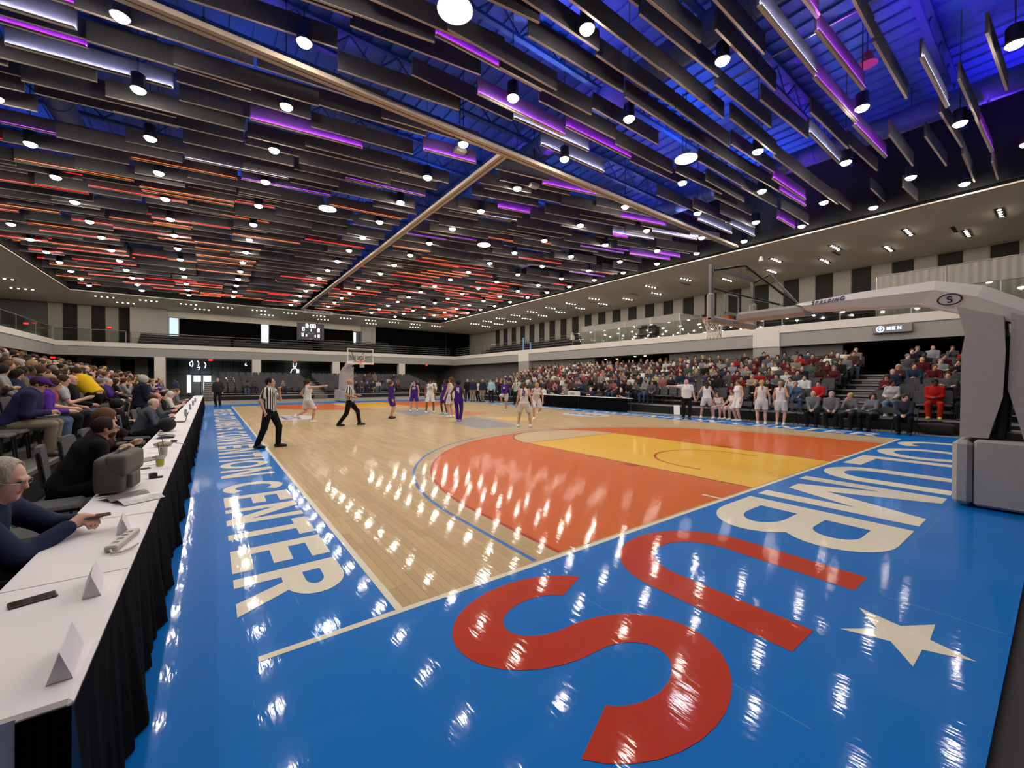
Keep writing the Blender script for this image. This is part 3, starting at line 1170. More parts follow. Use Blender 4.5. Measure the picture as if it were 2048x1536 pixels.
# ------------------------------------------------------------------ roof steel and services
def joist(y, label):
    t = thing('roof_joist', label, 'joist', (SX0, y, 11.6), 0, 'open web roof joists')
    L = SX1 - SX0
    m = MB()
    m.box((0, -.08, 0), (L, .08, .1), beamm)
    m.build('bottom_chord', t)
    m = MB()
    m.box((0, -.08, .82), (L, .08, .92), beamm)
    m.build('top_chord', t)
    m = MB()
    n = 22
    for k in range(n):
        a, b = L * k / n, L * (k + .5) / n
        m.cyl((a, 0, .1), (b, 0, .82), .03, .03, beamm, 5)
        m.cyl((b, 0, .82), (L * (k + 1) / n, 0, .1), .03, .03, beamm, 5)
    m.build('web', t)


for k, y in enumerate((-4.5, -.5, 3.0, 6.6, 10.4, 14.5, 19, 24, 29, 34, 39)):
    joist(y, '%s open web roof joist from the near end wall under the blue deck' % ORD[k + 1])


def duct(p0, p1, r, label):
    t = thing('air_duct', label, 'duct', tuple(p0))
    d = Vector(p1) - Vector(p0)
    m = MB()
    m.cyl((0, 0, 0), d, r, r, mat('duct_paint', (.07, .12, .30), rough=.45), 20)
    m.build('barrel', t, smooth=True)
    n = int(d.length / 1.5)
    for k in range(1, n):
        m = MB()
        c = d * (k / n)
        e = d.normalized() * .03
        m.cyl(c - e, c + e, r + .015, r + .015, beamm, 20)
        m.build('seam_ring', t)


duct((9.5, -6, 11.0), (9.5, 40, 11.0), .42, 'round blue air duct running the length of the hall beside the centre track')
duct((18.8, -6, 11.0), (18.8, 40, 11.0), .38, 'round blue air duct over the main stand side')
duct((-5.2, -6, 11.0), (-5.2, 40, 11.0), .38, 'round blue air duct over the press tables')
duct((-9, 9.6, 10.27), (22, 9.6, 10.27), .2, 'round blue cross duct beside the cross track')
duct((12.2, -3.2, 11.9), (22.4, -3.2, 11.9), .3, 'round blue cross duct over the near basket')

# operable wall tracks: one across, one down the hall, meeting in a tee
tracks = (('trim_7', (SX0 + .1, 7.98, 9.16), (SX1 - .1, 8.26, 9.28), 'cream operable wall track crossing the hall'),
          ('trim_8', (6.6, 8.26, 9.16), (6.88, SY1 - .1, 9.28), 'cream operable wall track running down the hall'))
for n_, a, b, lab in tracks:
    m = MB()
    if n_ == 'trim_7':
        m.box(a, (b[0], a[1] + .12, b[2]), track_m)
        m.box((a[0], b[1] - .12, a[2]), b, track_m)
        m.box((a[0], a[1] + .12, a[2] + .05), (b[0], b[1] - .12, b[2]), blackmetal)
    else:
        m.box(a, (a[0] + .12, b[1], b[2]), track_m)
        m.box((b[0] - .12, a[1], a[2]), b, track_m)
        m.box((a[0] + .12, a[1], a[2] + .05), (b[0] - .12, b[1], b[2]), blackmetal)
    struct(m.build(n_), lab)

# conduit rod crossing the near right part of the ceiling
m = MB()
m.cyl(tuple(at(1395, 195, z=9.9)), tuple(at(1790, -20, z=9.9)), .02, .02, steel, 6)
tag(m.build('conduit'), 'thin steel conduit crossing among the baffles', 'pipe')

# ------------------------------------------------------------------ baffles
BH, BT = .46, .05
rb = random.Random(21)
bmesh_cache = {}


def baffle_mesh(L):
    key = round(L, 2)
    if key not in bmesh_cache:
        m = MB()
        m.box((-L / 2, -BT / 2, .012), (L / 2, BT / 2, BH), felt)
        m.box((-L / 2, -BT / 2, 0), (L / 2, BT / 2, .012), feltedge_lit)
        bmesh_cache[key] = m.mesh('baffle')
    return bmesh_cache[key]


def led_mesh(L, c, far):
    key = (round(L, 2), c, far)
    if key not in bmesh_cache:
        m = MB()
        m.box((-L / 2 + .02, -BT / 2 - .034, .022), (L / 2 - .02, -BT / 2, .027), alu)
        m.box((-L / 2 + .02, -BT / 2 - .034, .027), (L / 2 - .02, -BT / 2 - .031, .038), alu)
        if far:
            m.box((-L / 2 + .02, -BT / 2 - .028, .0275), (L / 2 - .02, -BT / 2 - .004, .048), LEDF[c])
        else:
            m.box((-L / 2 + .02, -BT / 2 - .026, .0275), (L / 2 - .02, -BT / 2 - .006, .033), LEDM[c])
            m.box((-L / 2 + .02, -BT / 2 - .034, .038), (L / 2 - .02, -BT / 2 - .031, .046), LEDF[c])
        bmesh_cache[key] = m.mesh('led_strip')
    return bmesh_cache[key]


cols_ = {-8.9: 22.2, -5.75: 16.8, -2.63: 14.1, .56: 12.54, 5.36: 11.2, 8.55: 9.9, 13.3: 11.1, 16.45: 9.6, 19.65: 8.5, 21.95: 7.4}
LAMPS = []
for xc, y0 in cols_.items():
    for k in range(-6, 20):
        yy = y0 + k * 2.66
        if -3.5 < yy < SY1 - .8 and not (xc < -7 and yy < 18):
            LAMPS.append((xc, yy))
HB = [tuple(at(a, b, z=9.2)[:2]) for a, b in ((910, 20), (1372, 318), (655, 418), (968, 490))]
baffles = []
MOD = 3.18
row = 0
y = -4.6
while y < SY1 - .6:
    off = (-1.84 if row % 2 == 0 else -.2) - 4 * MOD
    for k in range(13):
        x0 = off + k * MOD
        x1 = x0 + MOD - .06
        if x1 < SX0 + .5 or x0 > SX1 - .4:
            continue
        xa, xb = max(x0, SX0 + .25), min(x1, SX1 - .2)
        if xb - xa < 1.0:
            continue
        xc = (xa + xb) / 2
        near_r = xc > 7.5 and y < 7
        skip = .34 if near_r else .20
        if xc > 12 and y < 3.5:
            skip = .46
        if rb.random() < skip:
            continue
        if abs(y - 8.13) < .55 or (y > 8 and xa < 7.15 and xb > 6.35):
            if y > 8 and abs(y - 8.13) >= .55:
                if xc < 6.75 and 6.35 - xa > 1.2:
                    xb = 6.4
                elif xc > 6.75 and xb - 7.15 > 1.2:
                    xa = 7.1
                else:
                    continue
                xc = (xa + xb) / 2
            else:
                continue
        if xc < 3 and y < 8:
            ang = -9 - 6 * max(0, (2 - xc) / 6)
        elif y < 8.1:
            ang = -1.0
        elif xc < 6.7:
            ang = -8
        else:
            ang = -13 + min(9, max(0, (y - 12) * .5))
        ang += rb.uniform(-1.5, 1.5)
        L = xb - xa
        z = 9.22 + rb.choice((0, .1, .2, .32)) + rb.uniform(-.02, .02)
        yy = y + rb.uniform(-.06, .06)
        for (hx_, hy_) in HB:
            if abs(yy - hy_) < .5 and xa - .45 < hx_ < xb + .45:
                yy = hy_ + (.52 if yy > hy_ else -.52)
        for lx_, ly_ in LAMPS:
            if abs(yy - ly_) < .24 and xa - .2 < lx_ < xb + .2:
                yy = ly_ + (.26 if yy > ly_ else -.26)
        # strip light
        led = None
        if rb.random() < (.24 if y < 15 else .34):
            if y < 14.5:
                led = 'white' if rb.random() < .5 else 'violet'
                if xc > 10 and rb.random() < .35:
                    led = 'violet'
            elif y < 17.5:
                led = rb.choice(('violet', 'white', 'amber', 'red'))
            else:
                led = 'red' if rb.random() < .55 else 'amber'
        baffles.append([xc, yy, z, ang, L, led, row])
    row += 1
    y += .52 if y > 8 or row % 3 else .60

vis = [b for b in baffles if inview((b[0], b[1], b[2]), 260)]
vis.sort(key=lambda b: camdist(b[:3]))
ind = vis[:300]
idset = set(id(b) for b in ind)
crossrow = min(b[6] for b in baffles if b[1] > 8.3)
ADJ = {'white': 'lavender white', 'violet': 'violet', 'red': 'red', 'amber': 'amber'}
for b in ind:
    xc, yy, z, ang, L, led, rw = b
    if yy < 8.1:
        zone = 'on the near side of the cross track'
    elif xc < 6.7:
        zone = 'past the cross track, press table side'
    else:
        zone = 'past the cross track, main stand side'
    ro = ORD[rw - crossrow + 1] + ' row past cross track' if yy > 8.2 else ORD[max(1, crossrow - rw)] + ' row before cross track'
    if yy > 8.2:
        co = ORD[1 + int(abs(xc - 6.75) / MOD)] + ' from centre track toward ' + ('press tables' if xc < 6.75 else 'main stand')
    else:
        co = ORD[1 + int(max(0, xc - SX0) / MOD)] + ' from the press side end'
    if led:
        lab = '%s lit felt baffle, %s, %s' % (ADJ[led].split()[0], ro, co)
        grp = '%s lit baffles %s' % (ADJ[led], zone)
    else:
        lab = 'plain felt baffle, %s, %s' % (ro, co)
        grp = 'plain baffles %s' % zone
    o = link('ceiling_baffle', baffle_mesh(L), None, (xc, yy, z), R(ang))
    tag(o, lab, 'baffle', grp)
    if led:
        link('led_strip', led_mesh(L, led, yy > 12.5), o)
m = MB()
for b in baffles:
    if id(b) in idset:
        continue
    xc, yy, z, ang, L, led, rw = b
    M = Matrix.Translation((xc, yy, z)) @ Matrix.Rotation(R(ang), 4, 'Z')
    m.box((-L / 2, -BT / 2, .012), (L / 2, BT / 2, BH), felt, M)
    m.box((-L / 2, -BT / 2, 0), (L / 2, BT / 2, .012), feltedge_lit, M)
    if led:
        m.box((-L / 2 + .02, -BT / 2 - .05, .035), (L / 2 - .02, -BT / 2, .041), alu, M)
        m.box((-L / 2 + .02, -BT / 2 - .040, .0415), (L / 2 - .02, -BT / 2 - .012, .056), LEDF[led], M)
o = m.build('far_ceiling_baffles')
o['kind'] = 'stuff'
o['label'] = 'distant rows of felt ceiling baffles with red and amber strip lights'
o['category'] = 'baffles'

# ------------------------------------------------------------------ downlights
mcan = MB()
mcan.lathe([(.0, .40), (.145, .40), (.155, .38), (.155, .05), (.175, .0), (.155, .0), (.145, .03)], blackmetal, n=14)
can_me = mcan.mesh('can', True)
ml = MB()
ml.lathe([(.15, .025), (.145, -.02), (.11, -.06), (.055, -.085), (.0, -.09)], lamp_m, n=14)
lens_me = ml.mesh('lens', True)
mr_ = MB()
mr_.cyl((0, 0, .28), (0, 0, 3.39), .012, .012, blackmetal, 5)
stem_me = mr_.mesh('stem')
for xc, yy in LAMPS:
    if True:
        side = 'over the press table side' if xc < 4 else ('over the middle of the court' if xc < 10 else 'over the main stand side')
        dist = 'near end' if yy < 8 else ('middle' if yy < 22 else 'far end')
        line = sorted(q for q in cols_ if (q < 6.75) == (xc < 6.75))
        li = (line[::-1] if xc < 6.75 else line).index(xc) + 1
        ln = [q[1] for q in LAMPS if q[0] == xc]
        if yy > 8.2:
            wh = ORD[1 + sum(1 for q in ln if 8.2 < q < yy)] + ' past'
        else:
            wh = ORD[1 + sum(1 for q in ln if yy < q <= 8.2)] + ' before'
        t = thing('pendant_downlight', 'can downlight %s cross track, %s line from centre track, %s side' % (wh, ORD[li], 'press' if xc < 6.75 else 'main stand'), 'lamp', (xc, yy, 9.22), 0, 'can downlights %s %s' % (side, dist))
        link('can', can_me, t)
        link('lens', lens_me, t)
        link('stem', stem_me, t)
mh = MB()
mh.lathe([(.0, .28), (.10, .27), (.12, .12), (.36, .04), (.37, .0), (.35, .0)], alu, n=24)
hb_me = mh.mesh('reflector', True)
mh = MB()
mh.lathe([(.35, .005), (.25, -.02), (.0, -.03)], high_m, n=24)
hl_me = mh.mesh('lens', True)
for (a, b, lab) in ((910, 20, 'press tables near the cross track'), (1372, 318, 'middle of the near half court'), (655, 418, 'press side past the cross track'), (968, 490, 'main side past the cross track')):
    p = at(a, b, z=9.2)
    t = thing('high_bay_lamp', 'large round white high bay lamp hanging over the %s' % lab, 'lamp', tuple(p))
    link('reflector', hb_me, t)
    link('lens', hl_me, t)
    link('stem', stem_me, t, (0, 0, -.02))

# clusters of four small lamps in the flat ceiling
mc = MB()
mc.box((-.78, -.14, -.012), (.78, .14, .01), blackmetal)
tray_me = mc.mesh('tray')
mc = MB()
mc.lathe([(.055, -.012), (.05, -.04), (.0, -.06)], clus_m, n=10)
cl_me = mc.mesh('bulb', True)
mc = MB()
mc.lathe([(.095, -.012), (.095, -.03), (.075, -.03)], alu, n=10)
cr_me = mc.mesh('ring', True)


def cluster(x, y, side, nth=''):
    t = thing('recessed_light_cluster', 'row of four recessed lamps, %s %s' % (nth, side), 'lamp', (x, y, SOF), 0, 'four lamp clusters %s' % side)
    link('tray', tray_me, t)
    for k in range(4):
        link('bulb', cl_me, t, (-.57 + k * .38, 0, 0))
        link('trim_ring', cr_me, t, (-.57 + k * .38, 0, 0))


for j in range(16):
    y = -1.2 + 2.9 * j
    if j not in (4, 7):
        cluster(26.3, y, 'over the main stand balcony', ORD[j + 1] + ' of inner line')
    if j not in (5,):
        cluster(28.8, y + 1.2, 'over the main stand balcony', ORD[j + 1] + ' of outer line')
for j in range(12):
    x = -8.6 + 2.9 * j
    cluster(x, 47.4, 'over the far balcony', ORD[j + 1] + ' of front line')
    if j % 2 == 0:
        cluster(x + 1.0, 50.2, 'over the far balcony', ORD[j // 2 + 1] + ' of rear line')
for j in range(6):
    cluster(-13.3, 26 + 4.2 * j, 'over the press side balcony', ORD[j + 1] + ' of line')

# slot diffusers in the flat ceiling
for j in range(9):
    m = MB()
    m.box((-.6, -.07, -.012), (.6, .07, .01), blackmetal)
    o = m.build('slot_diffuser', None, loc=(27.6, .3 + 4.6 * j, SOF))
    tag(o, '%s dark slot diffuser along the flat ceiling over main stand balcony' % ORD[j + 1], 'vent', 'slot diffusers')

# small cameras, speakers and pendants hung in the roof
def hung_camera(p, label):
    t = thing('hanging_projector', label, 'projector', tuple(p))
    m = MB()
    m.rbox((-.2, -.14, -.1), (.2, .14, .05), .03, mat('device_grey', (.25, .24, .23), rough=.5))
    m.build('body', t)
    m = MB()
    m.cyl((0, 0, .05), (0, 0, 2.3), .02, .02, blackmetal, 6)
    m.build('stem', t)
    m = MB()
    m.cyl((.2, 0, -.02), (.27, 0, -.03), .05, .05, blackmetal, 12)
    m.build('lens_barrel', t)
    return t


hung_camera(at(920, 300, z=9.4), 'small white video device hanging by the track tee')
hung_camera(at(1068, 370, z=9.4), 'small video device hanging past the track tee')
for (a, b) in ((1522, 518), (1428, 510)):
    p = at(a, b, x=23.6)
    t = thing('hanging_speaker', 'small white speaker hanging at the edge of the flat ceiling', 'speaker', tuple(p), 0, 'hanging edge speakers')
    m = MB()
    m.lathe([(.0, .14), (.07, .14), (.12, -.14), (.0, -.14)], white_wall, n=12)
    m.build('shell', t)
    m = MB()
    m.cyl((0, 0, .14), (0, 0, 9.0 - p[2]), .008, .008, blackmetal, 5)
    m.build('cable', t)
for (a, b) in ((1735, 118), (1500, 0)):
    p = at(a, b, z=11.0)
    t = thing('roof_bell', 'small red bell shaped sounder under the roof deck', 'bell', tuple(p), 0, 'red roof sounders')
    m = MB()
    m.lathe([(.0, .2), (.1, .18), (.14, 0), (.24, -.16), (.0, -.16)], mat('bell_red', (.35, .04, .02), rough=.5), n=14)
    m.build('shell', t)
    m = MB()
    m.cyl((0, 0, .2), (0, 0, .8), .02, .02, beamm, 5)
    m.build('stem', t)

# ------------------------------------------------------------------ scoreboard
t = thing('scoreboard', 'black scoreboard with white lit digits hanging over the far balcony', 'scoreboard', (7.8, 46.6, 7.0))
m = MB()
m.rbox((-1.35, -.1, -.92), (1.35, .1, .92), .03, mat('score_black', (.012, .012, .03), rough=.4))
m.build('panel', t)


def digits(txt, cx, cz, h, gap=.06, name='digit', mt=digit_m):
    w = h * .55
    tot = 0
    for ch in txt:
        tot += (.10 if ch == ':' else w) + gap
    x = cx - tot / 2
    for ch in txt:
        m = MB()
        if ch == ':':
            m.box((x, -.106, cz + h * .25), (x + .05, -.102, cz + h * .25 + .06), mt)
            m.box((x, -.106, cz + h * .65), (x + .05, -.102, cz + h * .65 + .06), mt)
            x += .10 + gap
        else:
            for kk, q in gpolys(ch, w / h, .17):
                m.add([(x + u * h, -.103 - .0008 * kk, cz + v * h) for u, v in q], [tuple(range(len(q)))], mt)
            x += w + gap
        m.build(name, t)


digits('8:00', .0, .42, .44)
digits('0', -.72, .06, .40)
digits('0', .80, .0, .40)
digits('1', .0, .06, .26)
digits('0', -.80, -.52, .32)
digits('0', -.42, -.52, .22)
digits('0', .46, -.54, .22)
digits('0', .82, -.58, .32)
m = MB()
for (x, z, w) in ((-.72, .52, .32), (.78, .48, .32), (-.15, -.16, .3), (.2, -.16, .3), (-.8, -.15, .4), (.8, -.18, .36), (0, -.76, .26)):
    m.box((x - w / 2, -.104, z - .03), (x + w / 2, -.101, z + .03), mat('caption_grey', (.3, .3, .32), rough=.5))
m.build('captions', t)
m = MB()
m.cyl((-.7, 0, .92), (-.7, 0, 2.0), .02, .02, blackmetal, 6)
m.cyl((.7, 0, .92), (.7, 0, 2.0), .02, .02, blackmetal, 6)
m.build('hanger', t)
# lighting truss above the scoreboard
t = thing('truss', 'silver lighting truss under the ceiling above the scoreboard', 'truss', (7.9, 44.0, 8.85))
m = MB()
for sy in (-.15, .15):
    for sz in (-.15, .15):
        m.cyl((-1.3, sy, sz), (1.6, sy, sz), .03, .03, alu, 6)
m.build('chords', t)
m = MB()
for k in range(7):
    a = -1.3 + 2.9 * k / 7
    for sy in (-.15, .15):
        m.cyl((a, sy, -.15), (a + .2, sy, .15), .015, .015, alu, 5)
        m.cyl((a + .2, sy, .15), (a + .41, sy, -.15), .015, .015, alu, 5)
m.build('lacing', t)
m = MB()
for sx in (-1.0, 1.3):
    m.cyl((sx, 0, .15), (sx, 0, 3.7), .015, .015, blackmetal, 5)
m.build('hanger', t)


# ------------------------------------------------------------------ basketball hoops
def loft_profile(m, prof, x0, x1, mt):
    """closed (y, z) profile extruded in x"""
    n = len(prof)
    vs = [(x0, y, z) for y, z in prof] + [(x1, y, z) for y, z in prof]
    m.add(vs, [tuple(range(n)), tuple(range(n, 2 * n))[::-1]] + [(i, n + i, n + (i + 1) % n, (i + 1) % n) for i in range(n)], mt)


def hoop(loc, rz, label, marks):
    """local frame: backboard faces +y, its plane at y = 1.22; base behind the baseline"""
    t = thing('basketball_hoop', label, 'basketball hoop', loc, rz)
    # base
    m = MB()
    m.rbox((-.52, -4.2, .03), (.52, -2.20, .92), .03, pad_g)
    m.build('base', t)
    m = MB()
    m.rbox((-.55, -2.19, .03), (.55, -2.0, .90), .05, pad_g)
    m.build('base_pad', t)
    for sx in (-.35, .35):
        m = MB()
        m.cyl((sx - .03, -2.6, .06), (sx + .03, -2.6, .06), .06, .06, blackmetal, 12)
        m.build('wheel', t)
    # front padded mast
    m = MB()
    loft_profile(m, [(-2.06, .94), (-2.32, .94), (-2.44, 1.5), (-2.46, 2.1), (-2.44, 2.56), (-2.02, 2.74), (-2.10, 2.34), (-2.07, 2.1)], -.42, .42, pad_g)
    m.build('mast_pad', t)
    m = MB()
    loft_profile(m, [(-2.62, .93), (-3.5, .93), (-3.3, 2.2), (-2.5, 2.60), (-2.48, 1.6)], -.38, .38, pad_g)
    m.build('rear_pad', t)
    m = MB()
    m.cyl((-.3, -2.42, .95), (-.3, -2.48, 2.3), .05, .05, blackmetal, 8)
    m.cyl((.3, -2.42, .95), (.3, -2.48, 2.3), .05, .05, blackmetal, 8)
    m.box((-.3, -2.62, .92), (.3, -2.35, 1.02), blackmetal)
    m.build('hydraulic_strut', t)
    # white arm
    m = MB()
    top = [(.03, 3.11), (-.85, 3.17), (-1.77, 3.19), (-2.25, 3.03), (-3.0, 2.5), (-3.6, 1.7)]
    bot = [(-3.2, 1.6), (-2.6, 2.45), (-2.02, 2.68), (-1.6, 2.86), (-1.13, 2.89), (-.15, 2.97)]
    cre = [(-.1, 3.05), (-.85, 3.05), (-1.77, 3.04), (-2.18, 2.88), (-2.85, 2.45), (-3.4, 1.66)]
    n = len(top)
    for sx in (-1, 1):
        A = [(sx * .15, y, z) for y, z in top]
        B = [(sx * .24, y, z) for y, z in cre]
        C_ = [(sx * .20, y, z) for y, z in bot[::-1]]
        fs = []
        for i in range(n - 1):
            q1 = (i, i + 1, n + i + 1, n + i)
            q2 = (n + i, n + i + 1, 2 * n + i + 1, 2 * n + i)
            fs += [q1, q2] if sx < 0 else [q1[::-1], q2[::-1]]
        m.add(A + B + C_, fs, pad_w)
    vs = [(sx * .15, y, z) for y, z in top for sx in (-1, 1)]
    m.add(vs, [(2 * i, 2 * i + 1, 2 * i + 3, 2 * i + 2) for i in range(n - 1)], pad_w)
    vs = [(sx * .20, y, z) for y, z in bot[::-1] for sx in (-1, 1)]
    m.add(vs, [(2 * i + 1, 2 * i, 2 * i + 2, 2 * i + 3) for i in range(n - 1)], pad_w)
    m.add([(-.15, .03, 3.11), (.15, .03, 3.11), (.24, -.1, 3.05), (.20, -.15, 2.97), (-.20, -.15, 2.97), (-.24, -.1, 3.05)], [(0, 1, 2, 3, 4, 5)], pad_w)
    arm = m.build('arm', t)
    # grey padded nose of the arm
    m = MB()
    m.rbox((-.13, -.15, 2.90), (.13, 1.10, 3.10), .05, pad_g)
    m.build('arm_pad', t)
    # backboard
    bb = MB()
    bb.box((-.90, 1.20, 2.91), (.90, 1.22, 3.96), glass)
    gl = bb.build('backboard_glass', t)
    m = MB()
    for a, b in (((-.92, 1.18, 2.89), (.92, 1.24, 2.95)), ((-.92, 1.18, 3.93), (.92, 1.24, 3.98)), ((-.92, 1.18, 2.95), (-.86, 1.24, 3.93)), ((.86, 1.18, 2.95), (.92, 1.24, 3.93))):
        m.box(a, b, steel if marks else white_wall)
    m.build('backboard_frame', t)
    m = MB()
    m.rbox((-.96, 1.12, 2.84), (.96, 1.28, 2.97), .04, pad_g if marks else white_wall)
    for sx in (-1, 1):
        m.rbox((sx * .96 - (.11 if sx > 0 else 0), 1.13, 2.86), (sx * .96 + (.11 if sx < 0 else 0), 1.27, 3.42 if marks else 3.05), .04, pad_g if marks else white_wall)
    m.build('backboard_pad', t)
    m = MB()
    a0, a1, b0, b1, w = -.305, .305, 3.07, 3.53, .05
    for q in ((a0, b0, a1, b0 + w), (a0, b1 - w, a1, b1), (a0, b0, a0 + w, b1), (a1 - w, b0, a1, b1)):
        m.box((q[0], 1.222, q[1]), (q[2], 1.226, q[3]), pad_w)
    m.build('target_square', t)
    # bracing from upper corners back to the arm
    for sx in (-1, 1):
        m = MB()
        m.tube([(sx * .86, 1.17, 3.86), (sx * .55, .72, 3.90), (sx * .06, .05, 3.13)], .022, blackmetal, 6)
        m.tube([(sx * .86, 1.17, 3.5), (sx * .1, .3, 3.15)], .016, blackmetal, 6)
        m.build('brace', t)
    m = MB()
    m.box((-.86, 1.13, 3.86), (.86, 1.17, 3.91), steel)
    m.build('cross_bar', t)
    # ring and net
    m = MB()
    ry = 1.6
    N_ = 22
    m.tube([(.228 * math.cos(2 * PI * i / N_), ry + .228 * math.sin(2 * PI * i / N_), 3.05) for i in range(N_ + 1)], .011, rim_o, 6)
    m.box((-.08, 1.24, 2.96), (.08, 1.40, 3.06), rim_o)
    m.box((-.1, 1.23, 2.94), (.1, 1.25, 3.14), rim_o)
    m.build('rim', t)
    m = MB()
    n = 12
    lev = [(3.04, .225), (2.94, .19), (2.84, .155), (2.74, .135), (2.66, .14), (2.60, .155)]
    for j in range(len(lev) - 1):
        for i in range(n):
            for sg in (-1, 1):
                a = 2 * PI * (i + .5 * (j % 2)) / n
                b = a + sg * PI / n
                m.cyl((lev[j][1] * math.cos(a), ry + lev[j][1] * math.sin(a), lev[j][0]), (lev[j + 1][1] * math.cos(b), ry + lev[j + 1][1] * math.sin(b), lev[j + 1][0]), .0065, .0065, net_m, 4, False)
    m.build('net', t)
    if marks:
        # lettering and emblem on the arm's side facing the press tables
        x = -.246
        word = 'SPALDING'
        yy, hh = -.25, .072
        adv = {'S': .5, 'P': .62, 'A': .78, 'L': .56, 'D': .72, 'I': .30, 'N': .76, 'G': .78}
        u = 0
        for k, ch in enumerate(word):
            H = hh * (1.25 if k in (0, 7) else 1)
            mm = MB()
            for kk, q in gpolys(ch, adv[ch], .27 if ch != 'I' else .29):
                vs = []
                for p, v in q:
                    z = 3.035 + .045 * (u + p * H) + v * H
                    vs.append((-.248 - .0004 * kk + .9 * max(0, z - 3.05), yy - (u + p * H), z))
                mm.add(vs, [tuple(range(len(q)))], navy_ink)
            mm.build('letter', arm)
            u += adv[ch] * H + .012
        mm = MB()
        cy, cz = -1.93, 2.875
        for q in band(0, 0, .13, .085, .022, .016, 0, 360, 30):
            mm.add([(-.25, cy - a, cz + b) for a, b in q], [tuple(range(len(q)))], navy_ink)
        for q in glyph('S', .62, .2):
            mm.add([(-.25, cy - (a - .31) * .1, cz + (b - .5) * .1) for a, b in q], [tuple(range(len(q)))], navy_ink)
        mm.build('emblem', arm)
    return t


hoop((CL, 0, 0), 0, 'large grey padded basketball hoop with white arm over the near baseline', True)
hoop((CL, CY, 0), PI, 'smaller looking hoop with white framed backboard at the far baseline', False)
